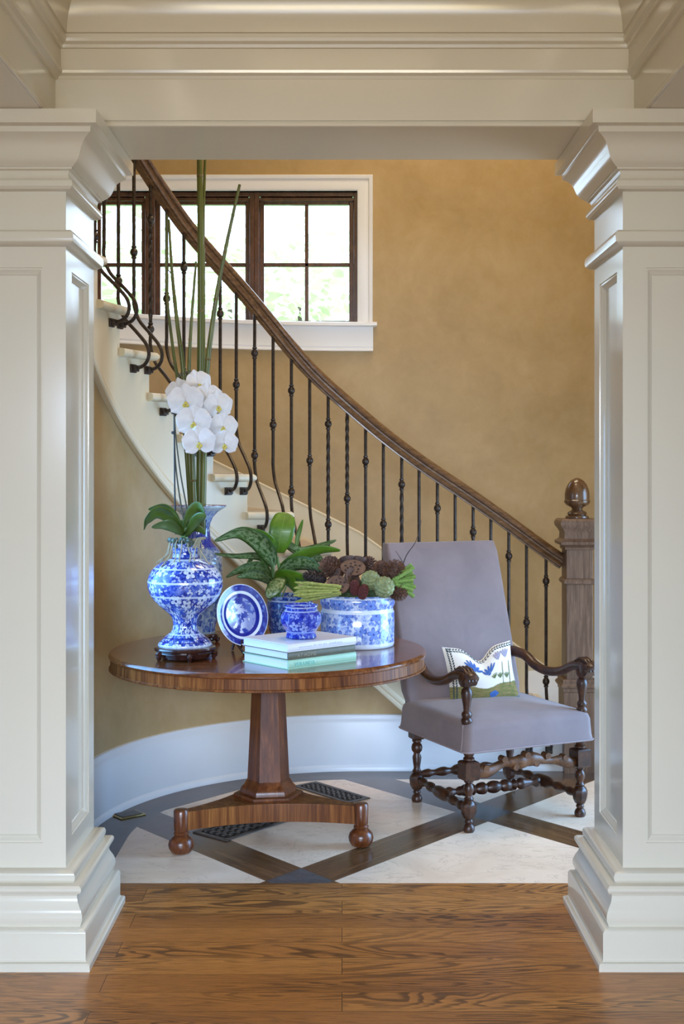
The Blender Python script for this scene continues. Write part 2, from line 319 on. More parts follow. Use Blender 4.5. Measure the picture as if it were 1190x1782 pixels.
plain('tree_bark', (0.10, 0.07, 0.05), 0.8, 8, 0.3)
plain('lawn', (0.20, 0.34, 0.09), 0.9, 5, 0.3)

# ---------------------------------------------------------------- mesh helpers
class MB:
    def __init__(s): s.v, s.f, s.uv = [], [], {}
    def add(s, vs, fs, uvs=None):
        o = len(s.v); s.v += [tuple(p) for p in vs]; s.f += [tuple(i+o for i in f) for f in fs]
        if uvs:
            for i, q in enumerate(uvs): s.uv[o+i] = q
    def box(s, x0, x1, y0, y1, z0, z1):
        v = [(x, y, z) for z in (z0, z1) for y in (y0, y1) for x in (x0, x1)]
        s.add(v, [(0, 2, 3, 1), (4, 5, 7, 6), (0, 1, 5, 4), (2, 6, 7, 3), (0, 4, 6, 2), (1, 3, 7, 5)])
    def obox(s, c, ax, ay, az, hx, hy, hz):
        c, ax, ay, az = Vector(c), Vector(ax), Vector(ay), Vector(az)
        v = [c+ax*hx*i+ay*hy*j+az*hz*k for k in (-1, 1) for j in (-1, 1) for i in (-1, 1)]
        s.add(v, [(0, 2, 3, 1), (4, 5, 7, 6), (0, 1, 5, 4), (2, 6, 7, 3), (0, 4, 6, 2), (1, 3, 7, 5)])
    def lathe(s, prof, seg=32, c=(0, 0, 0), M=None, cap=True, a0=0.0):
        """prof: (radius, height) upwards; around local z"""
        vs, fs = [], []; n = len(prof)
        for r, z in prof:
            for k in range(seg):
                a = a0+2*PI*k/seg; p = Vector((max(r, 1e-5)*math.cos(a), max(r, 1e-5)*math.sin(a), z))
                if M is not None: p = M @ p
                vs.append(p+Vector(c))
        for i in range(n-1):
            for k in range(seg):
                k2 = (k+1) % seg; fs.append((i*seg+k, i*seg+k2, (i+1)*seg+k2, (i+1)*seg+k))
        if cap: fs += [tuple(range(seg))[::-1], tuple((n-1)*seg+k for k in range(seg))]
        s.add(vs, fs)
    def ball(s, c, r, sx=1, sy=1, sz=1, seg=16, rings=9):
        prof = [(r*math.sin(PI*i/rings), -r*math.cos(PI*i/rings)) for i in range(rings+1)]
        s.lathe(prof, seg, c, Matrix.Diagonal((sx, sy, sz)))
    def tube(s, pts, rad, seg=10, twist=0.0, square=False, cap=True, flat=1.0):
        pts = [Vector(p) for p in pts]; n = len(pts)
        if not isinstance(rad, (list, tuple)): rad = [rad]*n
        up = Vector((0, 0, 1)); vs, fs = [], []; side = None
        for i in range(n):
            tn = (pts[min(i+1, n-1)]-pts[max(i-1, 0)]).normalized()
            if side is None:
                side = tn.cross(up)
                if side.length < 0.05: side = tn.cross(Vector((1, 0, 0)))
            side = (side-tn*side.dot(tn)).normalized(); w2 = tn.cross(side)
            for k in range(seg):
                a = 2*PI*k/seg+twist*i+(PI/4 if square else 0)
                vs.append(pts[i]+(side*math.cos(a)+w2*math.sin(a)*flat)*rad[i])
        for i in range(n-1):
            for k in range(seg):
                k2 = (k+1) % seg; fs.append((i*seg+k, i*seg+k2, (i+1)*seg+k2, (i+1)*seg+k))
        if cap: fs += [tuple(range(seg))[::-1], tuple((n-1)*seg+k for k in range(seg))]
        s.add(vs, fs)
    def rect_sweep(s, x0, x1, y0, y1, prof, inward=False, cap=True):
        """mitred mould round a rectangle; prof: (offset outward, z)"""
        vs, fs = [], []; n = len(prof); g = -1 if inward else 1
        for o, z in prof:
            o *= g; vs += [(x0-o, y0-o, z), (x1+o, y0-o, z), (x1+o, y1+o, z), (x0-o, y1+o, z)]
        for i in range(n-1):
            for k in range(4):
                k2 = (k+1) % 4; q = (i*4+k, i*4+k2, (i+1)*4+k2, (i+1)*4+k); fs.append(q[::-1] if inward else q)
        if cap: fs += [(3, 2, 1, 0), tuple((n-1)*4+k for k in range(4))]
        s.add(vs, fs)
    def panel(s, o, ud, vd, nd, W, H, l, r, b, t, prof):
        """wall face with a sunk moulded panel; prof: (inset, depth)"""
        o, ud, vd, nd = Vector(o), Vector(ud), Vector(vd), Vector(nd)
        P = lambda a, b_, d: o+ud*a+vd*b_-nd*d
        rings = [[P(0, 0, 0), P(W, 0, 0), P(W, H, 0), P(0, H, 0)]]
        for i, d in prof: rings.append([P(l+i, b+i, d), P(W-r-i, b+i, d), P(W-r-i, H-t-i, d), P(l+i, H-t-i, d)])
        vs = [p for rg in rings for p in rg]; fs = []
        for i in range(len(rings)-1):
            for k in range(4):
                k2 = (k+1) % 4; fs.append((i*4+k, i*4+k2, (i+1)*4+k2, (i+1)*4+k))
        m = (len(rings)-1)*4; fs.append((m, m+1, m+2, m+3)); s.add(vs, fs)
    def strip(s, rows, closed=False, uvs=None):
        """rows of equal length joined as a grid"""
        m = len(rows[0]); vs = [p for r_ in rows for p in r_]; fs = []
        for i in range(len(rows)-1):
            for k in range(m if closed else m-1):
                k2 = (k+1) % m; fs.append((i*m+k, i*m+k2, (i+1)*m+k2, (i+1)*m+k))
        if closed: fs += [tuple(range(m))[::-1], tuple((len(rows)-1)*m+k for k in range(m))]
        s.add(vs, fs, uvs)
    def build(s, name, mat, parent=None, angle=35, bevel=0, smooth=True, sub=0, solid=0, loc=None):
        me = bpy.data.meshes.new(name); me.from_pydata(s.v, [], s.f); me.update()
        if s.uv:
            ul = me.uv_layers.new(name='UVMap')
            for lp in me.loops: ul.data[lp.index].uv = s.uv.get(lp.vertex_index, (0, 0))
        bm = bmesh.new(); bm.from_mesh(me)
        if not s.uv or True: bmesh.ops.recalc_face_normals(bm, faces=bm.faces)
        bm.to_mesh(me); bm.free()
        if smooth:
            for p in me.polygons: p.use_smooth = True
            me.set_sharp_from_angle(angle=math.radians(angle))
        me.materials.append(MAT[mat])
        o = bpy.data.objects.new(name, me); COL.objects.link(o)
        if parent: o.parent = parent
        if loc: o.location = loc
        if bevel:
            b = o.modifiers.new('bevel', 'BEVEL'); b.width = bevel; b.segments = 2; b.limit_method = 'ANGLE'; b.angle_limit = math.radians(40)
        if solid:
            b = o.modifiers.new('solid', 'SOLIDIFY'); b.thickness = solid; b.offset = 0
        if sub:
            b = o.modifiers.new('sub', 'SUBSURF'); b.levels = sub; b.render_levels = sub
        return o
def tag(o, label=None, cat=None, group=None, kind=None):
    if label: o['label'] = label
    if cat: o['category'] = cat
    if group: o['group'] = group
    if kind: o['kind'] = kind
    return o
def empty(name, loc=(0, 0, 0), rz=0.0, **kw):
    o = bpy.data.objects.new(name, None); COL.objects.link(o); o.location = loc; o.rotation_euler = (0, 0, rz)
    o.empty_display_size = 0.05
    return tag(o, **kw)
def struct(o): o['kind'] = 'structure'; return o
def box(x0, x1, y0, y1, z0, z1): m = MB(); m.box(x0, x1, y0, y1, z0, z1); return m
def at(px, py, Y): return Vector(((px-CX)*Y/F, Y, HC-(py-HY)*Y/F))       # survey measurement -> point at distance Y
def lerp(tb, x):
    if x <= tb[0][0]: return tb[0][1]+(x-tb[0][0])*(tb[1][1]-tb[0][1])/(tb[1][0]-tb[0][0])
    for (a, b), (c, d) in zip(tb, tb[1:]):
        if x <= c: return b+(d-b)*(x-a)/(c-a)
    (a, b), (c, d) = tb[-2], tb[-1]; return d+(x-c)*(d-b)/(c-a)
def copy_thing(root, parent=None):
    c = root.copy(); COL.objects.link(c)
    if parent is not None: c.parent = parent
    for ch in root.children: copy_thing(ch, c)
    return c
def smoothed(pts, n=6):
    """Catmull-Rom through the points"""
    P = [Vector(p) for p in pts]; out = []
    for i in range(len(P)-1):
        a, b, c, d = P[max(i-1, 0)], P[i], P[i+1], P[min(i+2, len(P)-1)]
        for k in range(n):
            t_ = k/n; out.append(0.5*((2*b)+(c-a)*t_+(2*a-5*b+4*c-d)*t_*t_+(3*b-a-3*c+d)*t_**3))
    out.append(P[-1]); return out

# ---------------------------------------------------------------- stair plan: straight flight, then a turn round (0.1, 5.1)
SX, SY, R0, R1 = 0.1, 5.1, 1.19, 2.32
S90 = R0*PI/2
def path(s, r):
    if s < 0: return Vector((SX-s, SY+r, 0))
    if s > S90: return Vector((SX-r, SY-(s-S90), 0))
    a = s/R0; return Vector((SX-r*math.sin(a), SY+r*math.cos(a), 0))
def ss(a, b, step=0.03):
    n = max(1, int(math.ceil((b-a)/step))); return [a+(b-a)*i/n for i in range(n+1)]
RISE = 0.1875
RS = [None, -1.04, -0.78, -0.52, -0.26, 0.0, 0.195, 0.397, 0.602, 0.795, 0.999, 1.20, 1.427, 1.641, 1.85, 2.05, 2.25]
NT_ = 14
zlow = lambda s: 0.487+0.875*s

# ---------------------------------------------------------------- room shell
struct(box(-3.3, 3.3, -2.6, 4.54, -0.06, 0.0).build('floor', 'oak_planks'))
struct(box(-3.3, 3.3, 4.54, 7.6, -0.06, 0.0).build('floor_hall', 'inlaid_marble_floor'))
struct(box(-3.3, 3.3, -2.6, 4.0, 3.125, 3.2).build('ceiling', 'ceiling_paint'))
struct(box(-2.5, 2.8, 3.9, 7.7, 5.0, 5.08).build('ceiling_hall', 'ceiling_paint'))
struct(box(-3.35, -3.25, -2.6, 4.4, 0, 3.2).build('wall_left', 'gold_plaster'))
struct(box(3.25, 3.35, -2.6, 4.4, 0, 3.2).build('wall_right', 'gold_plaster'))
m = MB(); m.box(-3.3, 3.3, -2.65, -2.55, 1.7, 3.2); m.box(-3.3, -1.4, -2.65, -2.55, 0, 1.7); m.box(0.9, 3.3, -2.65, -2.55, 0, 1.7); m.box(-1.4, 0.9, -2.65, -2.55, 0, 0.5)
struct(m.build('wall_front', 'gold_plaster'))
# wall between front room and hall, beside and above the opening
m = MB(); m.box(1.30, 3.3, 3.98, 4.22, 0, 2.6); m.box(-3.3, -1.30, 3.98, 4.22, 0, 2.6); m.box(-3.3, 3.3, 4.0, 4.30, 2.78, 5.0)
struct(m.build('wall_opening', 'cream_paint'))
# hall right wall with the entrance opening
m = MB(); m.box(2.6, 2.72, 4.22, 4.5, 0, 5); m.box(2.6, 2.72, 6.1, 7.5, 0, 5); m.box(2.6, 2.72, 4.5, 6.1, 2.1, 5)
struct(m.build('wall_entrance', 'gold_plaster'))

# curved wall under the stair
m = MB(); rows = []
for s in ss(-1.05, S90, 0.025)+[S90+0.45, S90+0.8]:
    zt = max(0.279, zlow(s)+0.06) if s < S90+0.1 else zlow(s)+0.06
    rows.append([path(s, 1.19).to_tuple()[:2]+(0.0,), path(s, 1.19).to_tuple()[:2]+(zt,), path(s, 1.25).to_tuple()[:2]+(zt,), path(s, 1.25).to_tuple()[:2]+(0.0,)])
m.strip(rows, True); struct(m.build('wall_stair', 'gold_plaster'))
# its tall curved baseboard
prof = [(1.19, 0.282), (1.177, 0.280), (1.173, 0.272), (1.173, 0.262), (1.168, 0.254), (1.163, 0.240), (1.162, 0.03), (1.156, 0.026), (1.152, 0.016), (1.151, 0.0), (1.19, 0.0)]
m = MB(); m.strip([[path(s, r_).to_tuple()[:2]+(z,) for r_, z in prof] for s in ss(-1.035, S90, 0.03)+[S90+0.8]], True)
struct(m.build('baseboard_stair', 'bluelit_baseboard_paint'))

# outer wall: plaster below the sill follows the turn of the stair, the wall above it is flat
m = MB(); rows = []
for s in ss(-2.5, 1.80, 0.06):
    q = path(s, R1); rows.append([(q.x, q.y, 0), (q.x, q.y, 2.394), (q.x, q.y+0.05 if s < 0 else q.y+0.03, 2.394), (q.x, q.y+0.05 if s < 0 else q.y+0.03, 0)])
m.strip(rows, True); struct(m.build('wall_outer', 'gold_plaster'))
WX0, WX1, WZ0, WZ1 = -1.86, 0.092, 2.404, 3.196
m = MB(); m.box(-2.5, WX0, 7.42, 7.60, 2.394, 5.0); m.box(WX1, 2.72, 7.42, 7.60, 2.394, 5.0); m.box(WX0, WX1, 7.42, 7.60, WZ1, 5.0)
m.box(-2.4, 2.72, 7.47, 7.60, 0, 2.394)
struct(m.build('wall_window', 'gold_plaster'))
struct(box(-2.5, -2.36, 3.98, 7.6, 0, 5.0).build('wall_stairwell', 'gold_plaster'))
# baseboard of the outer wall right of the stair
prof = [(2.32, 0.33), (2.305, 0.328), (2.300, 0.31), (2.296, 0.30), (2.296, 0.0), (2.32, 0.0)]
m = MB(); m.strip([[path(s, r_).to_tuple()[:2]+(z,) for r_, z in prof] for s in (-2.5, -1.0)], True)
struct(m.build('baseboard_outer', 'white_paint'))

# window: three units of four panes in mahogany
for i, cxw in enumerate((-0.2135, -0.84, -1.467)):
    root = tag(empty('window_%d' % (i+1), (cxw, 7.44, WZ0)), kind='structure')
    gw, g0, g1 = 0.2565, 0.018, 0.722
    f = MB(); x1 = 0.306 if i == 0 else 0.3135
    f.box(-0.3135, -gw-0.028, 0.0, 0.09, 0, 0.792); f.box(gw+0.028, x1, 0.0, 0.09, 0, 0.792)
    f.box(-gw-0.03, gw+0.03, 0.0, 0.09, 0.765, 0.792); f.box(-gw-0.03, gw+0.03, 0.0, 0.09, 0, 0.008)
    f.build('window_frame', 'window_mahogany', root, bevel=0.003)
    h = MB(); h.box(-gw-0.03, gw+0.03, 0.012, 0.05, 0.742, 0.758); h.tube([(-gw-0.02, 0.03, 0.752), (gw+0.02, 0.03, 0.752)], 0.014, 10)
    h.build('screen_roll', 'window_mahogany', root)
    b = MB(); b.box(-gw-0.029, -gw, 0.035, 0.075, 0.008, 0.742); b.box(gw, gw+0.029, 0.035, 0.075, 0.008, 0.742)
    b.box(-gw, gw, 0.035, 0.075, 0.008, g0+0.004); b.box(-gw, gw, 0.035, 0.075, g1, 0.742)
    sash = b.build('sash', 'window_mahogany', root, bevel=0.003)
    b = MB(); b.box(-0.0115, 0.0115, 0.042, 0.068, g0, g1); b.box(-gw, gw, 0.042, 0.068, 0.349, 0.372)
    b.build('muntin', 'window_mahogany', sash, bevel=0.003)
    g = MB(); g.box(-gw, gw, 0.054, 0.058, g0, g1); g.build('glass', 'window_glass', root)
# white casing, sill and apron
m = MB(); CO = 0.092
m.rect_sweep(WX0, WX1, 0, 1, [(0, 0)]) if False else None
def casing_ring(o, y): return [(WX0-o, y, WZ0-0.02), (WX0-o, y, WZ1+o), (WX1+o, y, WZ1+o), (WX1+o, y, WZ0-0.02)]
m.strip([casing_ring(0.0, 7.50), casing_ring(0.0, 7.405), casing_ring(0.008, 7.400), casing_ring(0.066, 7.400), casing_ring(0.070, 7.392), casing_ring(0.088, 7.388), casing_ring(0.092, 7.394), casing_ring(0.092, 7.42)])
struct(m.build('trim_casing', 'white_paint'))
m = MB(); rows = []
for s in ss(-0.108, 1.70, 0.04):
    a, b = path(s, 2.262), path(s, 2.28); yb = 7.47
    rows.append([(a.x, a.y, 2.384), (a.x, a.y, 2.402), (b.x, b.y-0.004, 2.407), (b.x, yb, 2.407), (b.x, yb, 2.380), (b.x, b.y, 2.380)])
m.strip(rows, True); struct(m.build('trim_sill', 'white_paint'))
prof = [(2.32, 2.38), (2.299, 2.38), (2.297, 2.262), (2.302, 2.256), (2.302, 2.250), (2.292, 2.244), (2.292, 2.236), (2.32, 2.234)]
m = MB(); m.strip([[path(s, r_).to_tuple()[:2]+(z,) for r_, z in prof] for s in ss(-0.086, 1.70, 0.04)], True)
struct(m.build('trim_apron', 'white_paint'))

# ---------------------------------------------------------------- opening: beam, coffer mouldings
BZ = 2.595
m = MB(); m.box(-3.3, 3.3, 3.905, 4.315, BZ, 2.8)
m.box(-3.3, 3.3, 3.897, 3.905, BZ+0.0, BZ+0.012); m.box(-3.3, 3.3, 3.899, 3.905, BZ+0.018, 2.8)
struct(m.build('trim_beam', 'cream_paint', bevel=0.002))
m = MB()
for x0, x1, e in ((-1.33, -0.902, 1), (0.919, 1.35, -1)):
    m.box(x0, x1, -2.55, 3.905, BZ, 3.13)
    xa = x1 if e > 0 else x0
    m.box(min(xa, xa+e*0.008), max(xa, xa+e*0.008), -2.55, 3.897, BZ, BZ+0.016)
m.box(-0.902, 0.919, 0.2, 0.6, BZ, 3.13)
m.box(-3.3, 3.3, 3.905, 4.0, 2.79, 3.13)
struct(m.build('trim_coffer', 'cream_paint', bevel=0.002))
cprof = [(0.0, 2.741), (0.008, 2.743), (0.012, 2.752), (0.024, 2.758), (0.026, 2.766), (0.020, 2.768), (0.020, 2.834), (0.026, 2.836), (0.028, 2.846), (0.040, 2.852), (0.042, 2.862), (0.036, 2.864), (0.038, 2.876), (0.044, 2.878)]
for i in range(1, 13):
    a = i/12*PI/2; cprof.append((0.044+0.20*(1-math.cos(a)), 2.878+0.22*math.sin(a)))
cprof += [(0.262, 3.10), (0.262, 3.126), (0.3, 3.126)]
m = MB(); m.rect_sweep(-0.902, 0.919, 0.6, 3.905, cprof, inward=True, cap=False)
struct(m.build('trim_crown', 'cream_paint', angle=30))

# ---------------------------------------------------------------- pillars
pp = [(0, 0), (0.001, 0.004), (0.006, 0.0045), (0.012, 0.010), (0.020, 0.0145), (0.0215, 0.018)]
basep = [(-0.02, 0.292), (0.001, 0.286), (0.006, 0.284), (0.020, 0.283), (0.031, 0.278), (0.035, 0.268), (0.034, 0.256), (0.030, 0.250), (0.036, 0.248),
         (0.052, 0.246), (0.058, 0.240), (0.059, 0.232), (0.055, 0.224), (0.046, 0.220), (0.043, 0.213), (0.046, 0.196), (0.056, 0.178), (0.063, 0.160), (0.063, 0.145), (0.058, 0.132), (0.056, 0.125),
         (0.060, 0.123), (0.068, 0.121), (0.074, 0.116), (0.077, 0.110), (0.077, 0.030), (0.080, 0.026), (0.088, 0.024), (0.092, 0.018), (0.092, 0.0)]
capp = [(0.116, 2.594), (0.116, 2.552), (0.102, 2.550), (0.095, 2.547), (0.094, 2.531), (0.088, 2.528), (0.077, 2.520), (0.067, 2.509), (0.060, 2.496), (0.056, 2.484), (0.052, 2.472), (0.046, 2.461), (0.038, 2.452), (0.030, 2.446), (0.027, 2.442), (0.023, 2.442), (0.023, 2.436),
        (0.013, 2.433), (0.009, 2.424), (0.011, 2.414), (0.016, 2.406), (0.022, 2.402), (0.025, 2.394), (0.024, 2.384), (0.017, 2.376), (0.006, 2.372), (-0.02, 2.370)]
astp = [(-0.02, 2.250), (0.018, 2.250), (0.026, 2.243), (0.029, 2.229), (0.026, 2.214), (0.015, 2.205), (0.006, 2.202), (-0.02, 2.198)]
YF, YB = 3.82, 4.25
for x0, x1, side, lab in ((-1.315, -0.8515, 1, 'left'), (0.866, 1.33, -1, 'right')):
    root = tag(empty('pillar', ((x0+x1)/2, (YF+YB)/2, 0)), kind='structure', cat='pillar', group='square panelled pillars carrying the beam',
               label='cream painted square pillar beside the newel post and armchair' if side < 0 else 'cream painted square pillar where the upper end of the stair disappears')
    ox, oy = (x0+x1)/2, (YF+YB)/2; hx, hy = (x1-x0)/2, (YB-YF)/2
    m = MB(); m.box(-hx+0.03, hx-0.03, -hy+0.03, hy-0.03, 0.0, 2.6)
    W, H = x1-x0, 2.59-0.01
    m.panel((-hx, -hy, 0.01), (1, 0, 0), (0, 0, 1), (0, -1, 0), W, H, 0.072, 0.072, 0.352, 0.453, pp)
    D = YB-YF
    m.panel((hx, -hy, 0.01), (0, 1, 0), (0, 0, 1), (1, 0, 0), D, H, 0.082, 0.082, 0.352, 0.453, pp)
    m.panel((-hx, hy, 0.01), (0, -1, 0), (0, 0, 1), (-1, 0, 0), D, H, 0.082, 0.082, 0.352, 0.453, pp)
    m.box(-hx+0.001, hx-0.001, hy-0.031, hy, 0.01, 2.59); m.box(-hx+0.001, hx-0.001, -hy+0.001, -hy+0.004, 0.01, 0.1)
    m.build('shaft', 'cream_paint', root, angle=20)
    for nm, pr in (('base', basep), ('capital', capp), ('astragal', astp)):
        m = MB(); m.rect_sweep(-hx, hx, -hy, hy, pr); m.build(nm, 'cream_paint', root, angle=28)

# ---------------------------------------------------------------- staircase
stair = tag(empty('staircase', (0, 0, 0)), 'curved cream staircase with dark iron balusters and oak handrail along the round wall', 'staircase')
def xy(s, r, z): q = path(s, r); return (q.x, q.y, z)
for k in range(1, NT_+1):
    z = RISE*k; s0, s1 = RS[k], RS[k+1]
    m = MB(); rows = []; pr = [(s0-0.030, 0), (s0-0.036, 0.012), (s0-0.034, 0.026), (s0-0.024, 0.034)]
    sl_ = ss(s0-0.02, s1+0.01, 0.05)
    for r_ in (1.140, 1.146, 1.16, 2.31):
        e = {1.140: 0.010, 1.146: 0.003}.get(r_, 0.0)
        loop = [xy(s0-0.030, r_, z-0.038+e), xy(s0-0.038, r_, z-0.030+e/2), xy(s0-0.040, r_, z-0.018), xy(s0-0.037, r_, z-0.007-e/2), xy(s0-0.028, r_, z-e)]
        loop += [xy(s, r_, z-e) for s in sl_]+[xy(s, r_, z-0.038+e) for s in reversed(sl_)]
        rows.append(loop)
    m.strip(rows, True)
    m.build('tread', 'tread_wood' if False else 'stair_paint', stair, angle=50)
    m = MB(); m.strip([[xy(s0, 1.20, z-RISE), xy(s0, 1.20, z-0.03), xy(s0, 2.31, z-0.03), xy(s0, 2.31, z-RISE)], [xy(s0+0.02, 1.20, z-RISE), xy(s0+0.02, 1.20, z-0.03), xy(s0+0.02, 2.31, z-0.03), xy(s0+0.02, 2.31, z-RISE)]], True)
    m.build('riser', 'stair_paint', stair)
    m = MB(); a, b = s0+0.005, s1-0.01; rows = [[xy(s, 1.20, z+0.0006), xy(s, 2.29, z+0.0006)] for s in ss(a, b, 0.05)]
    tr = MB(); tr.strip([[xy(s, 1.23, z+0.0005), xy(s, 2.292, z+0.0005), xy(s, 2.292, z+0.004), xy(s, 1.23, z+0.004)] for s in ss(a, b, 0.05)], True)
    tr.build('tread_board', 'tread_wood', stair)
# sawtooth stringer with moulded lower edge
m = MB()
for k in range(1, NT_+1):
    ztop = RISE*k-0.037; s0, s1 = RS[k], RS[k+1]
    rows = []
    for s in ss(s0, s1, 0.025):
        zb = max(0.279, zlow(s)); rows.append([xy(s, 1.172, min(zb, ztop-0.001)), xy(s, 1.172, ztop), xy(s, 1.200, ztop), xy(s, 1.200, min(zb, ztop-0.001))])
    m.strip(rows, True)
m.build('stringer', 'stair_paint', stair)
m = MB(); rows = []
for s in ss(-0.236, 2.0, 0.03):
    q = path(s, 1.0); zb = zlow(s)
    rows.append([xy(s, r_, zb+dz) for r_, dz in ((1.195, -0.012), (1.163, -0.012), (1.158, -0.004), (1.158, 0.012), (1.162, 0.018), (1.160, 0.026), (1.160, 0.036), (1.166, 0.050), (1.173, 0.056), (1.195, 0.056))])
m.strip(rows, True); m.build('stringer_mould', 'stair_paint', stair, angle=30)
# skirt board on the outer wall
nos = lambda s: lerp([(RS[k], RISE*k) for k in range(1, 16)], s)
m = MB(); rows = []
for s in ss(-1.25, 1.78, 0.05):
    zt = nos(s)+0.225+0.0*s; zb = nos(s)-0.22
    rows.append([xy(s, r_, max(0.0, z)) for r_, z in ((2.32, zt), (2.302, zt), (2.296, zt-0.010), (2.302, zt-0.020), (2.304, zt-0.03), (2.304, zb), (2.32, zb))])
m.strip(rows, True); m.build('skirt_board', 'stair_paint', stair, angle=30)

# handrail
RZ = [(-1.049, 1.035), (-0.899, 1.138), (-0.775, 1.232), (-0.651, 1.320), (-0.528, 1.406), (-0.404, 1.488), (-0.28, 1.573), (-0.156, 1.666), (-0.033, 1.765), (0.10, 1.885), (0.208, 1.985), (0.293, 2.072), (0.365, 2.160), (0.493, 2.312), (0.623, 2.450), (0.758, 2.575), (0.894, 2.695), (0.997, 2.800), (1.08, 2.880), (1.178, 2.975), (1.6, 3.34)]
def rz(s): return (lerp(RZ, s-0.06)+lerp(RZ, s)+lerp(RZ, s+0.06)+lerp(RZ, s-0.03)+lerp(RZ, s+0.03))/5 if -0.98 < s else lerp(RZ, s)
RR = 1.25
sec = [(-0.019, -0.037), (-0.019, -0.030), (-0.030, -0.027), (-0.033, -0.018), (-0.029, -0.010), (-0.022, -0.004), (-0.023, 0.004), (-0.033, 0.010), (-0.036, 0.019), (-0.031, 0.029), (-0.018, 0.037), (0.0, 0.040)]
sec = sec+[(-a, b) for a, b in reversed(sec[:-1])]
m = MB(); rows = []
for s in ss(-1.032, 1.62, 0.025):
    p0 = path(s, RR)+Vector((0, 0, rz(s))); p1 = path(s+0.01, RR)+Vector((0, 0, rz(s+0.01)))
    tn = (p1-p0).normalized(); sd = (path(s, RR+0.1)-path(s, RR)).normalized(); up = tn.cross(sd)
    if up.z < 0: up = -up
    rows.append([p0+sd*a+up*b for a, b in sec])
m.strip(rows, True); m.build('handrail', 'rail_oak', stair, angle=25)

# balusters: each a bar bellied out to a shoe on the stringer face; some carry two knuckles, some one
BS = [(-0.946, 1), (-0.846, 0), (-0.755, 1), (-0.663, 0), (-0.572, 1), (-0.480, 0), (-0.389, 1), (-0.295, 0), (-0.206, 1), (-0.112, 0), (-0.021, 1), (0.07, 0), (0.163, 1), (0.254, 0), (0.345, 1), (0.437, 0), (0.531, 1), (0.626, 0), (0.711, 1), (0.814, 0), (0.911, 1), (1.011, 0), (1.109, 1), (1.216, 0), (1.323, 1), (1.431, 0), (1.507, 1)]
KN = [(0.0085, -0.030), (0.012, -0.028), (0.012, -0.022), (0.0085, -0.019), (0.0135, -0.014), (0.0175, -0.006), (0.0180, 0.0), (0.0175, 0.006), (0.0135, 0.014), (0.0085, 0.019), (0.012, 0.022), (0.012, 0.028), (0.0085, 0.030)]
for s, dbl in BS:
    k = max(i for i in range(1, 16) if RS[i]-0.012 <= s or i == 1); zt = RISE*k
    zs = zt-0.083; ztop = rz(s)-0.035
    root = empty('baluster', path(s, RR).to_tuple()[:2]+(0,)); root.parent = stair
    org = path(s, RR); dirn = (path(s, 1.0)-path(s, 1.25)).normalized()
    ctrl = [(0.0, zs+0.36), (0.0, zs+0.31), (0.03, zs+0.235), (0.10, zs+0.165), (0.155, zs+0.105), (0.168, zs+0.055), (0.145, zs+0.015), (0.098, zs-0.002), (0.085, zs-0.002)]
    pts = smoothed([dirn*a+Vector((0, 0, z)) for a, z in ctrl], 5)
    kz = [] 
    if dbl:
        u_ = lerp([(-0.95, 0.949), (-0.206, 1.447), (-0.021, 1.565), (0.163, 1.757), (0.345, 1.925), (0.531, 2.109), (0.911, 2.50), (1.109, 2.70), (1.5, 3.06)], s); kz = [u_, u_-0.515]
    else:
        kz = [lerp([(-0.846, 0.74), (-0.112, 1.244), (0.07, 1.3745), (0.254, 1.569), (0.437, 1.75), (0.626, 1.947), (0.814, 2.16), (1.011, 2.34), (1.216, 2.53), (1.43, 2.74)], s)]
    m = MB(); m.tube([(0, 0, ztop+0.02), (0, 0, (ztop+zs+0.36)/2)]+pts, 0.0082, 8)
    bar = m.build('bar', 'iron', root)
    if s in (0.163, 0.07, 1.109, -0.206):
        m = MB(); n = 30; za, zb = (kz[1]+0.04, kz[0]-0.04) if dbl else (kz[0]+0.04, ztop-0.02)
        m.tube([(0, 0, za+(zb-za)*i/n) for i in range(n+1)], 0.0105, 4, twist=0.42, square=True)
        m.build('twisted_bar', 'iron', root, angle=20)
    for z in kz:
        m = MB(); m.lathe([(r_, z+h) for r_, h in KN], 14); m.build('knuckle', 'iron', root)
    m = MB(); c_ = dirn*0.088+Vector((0, 0, zs-0.001)); sd = Vector((-dirn.y, dirn.x, 0))
    m.obox(dirn*0.082+Vector((0, 0, zs-0.001)), dirn, sd, (0, 0, 1), 0.007, 0.019, 0.019); m.obox(dirn*0.095+Vector((0, 0, zs-0.001)), dirn, sd, (0, 0, 1), 0.012, 0.014, 0.014)
    m.build('shoe', 'iron', root, bevel=0.002)

# newel post
NX, NY, NH = 1.193, 6.285, 0.0665
nw = empty('newel_post', (NX, NY, 0)); nw.parent = stair
m = MB(); m.box(-NH, NH, -NH, NH, 0, 1.25); m.build('shaft', 'newel_oak', nw, bevel=0.003)
m = MB(); m.rect_sweep(-NH, NH, -NH, NH, [(0.0, 0.470), (0.014, 0.470), (0.020, 0.462), (0.018, 0.452), (0.024, 0.448), (0.030, 0.438), (0.026, 0.428), (0.018, 0.424), (0.018, 0.408), (0.014, 0.404), (0.012, 0.0)][::-1]); m.build('base', 'newel_oak', nw, angle=30)
m = MB(); m.rect_sweep(-NH, NH, -NH, NH, [(0.0, 0.945), (0.008, 0.948), (0.012, 0.955), (0.012, 0.962), (0.006, 0.972), (0.0, 0.975)]); m.build('collar', 'newel_oak', nw, angle=30)
m = MB(); m.rect_sweep(-NH, NH, -NH, NH, [(0.0, 1.120), (0.007, 1.121), (0.009, 1.130), (0.006, 1.136), (0.016, 1.140), (0.030, 1.146), (0.032, 1.160), (0.022, 1.168), (0.012, 1.176), (0.010, 1.205), (0.018, 1.222), (0.030, 1.236), (0.034, 1.250), (0.030, 1.266), (0.020, 1.275)]); m.build('cap', 'newel_oak', nw, angle=30)
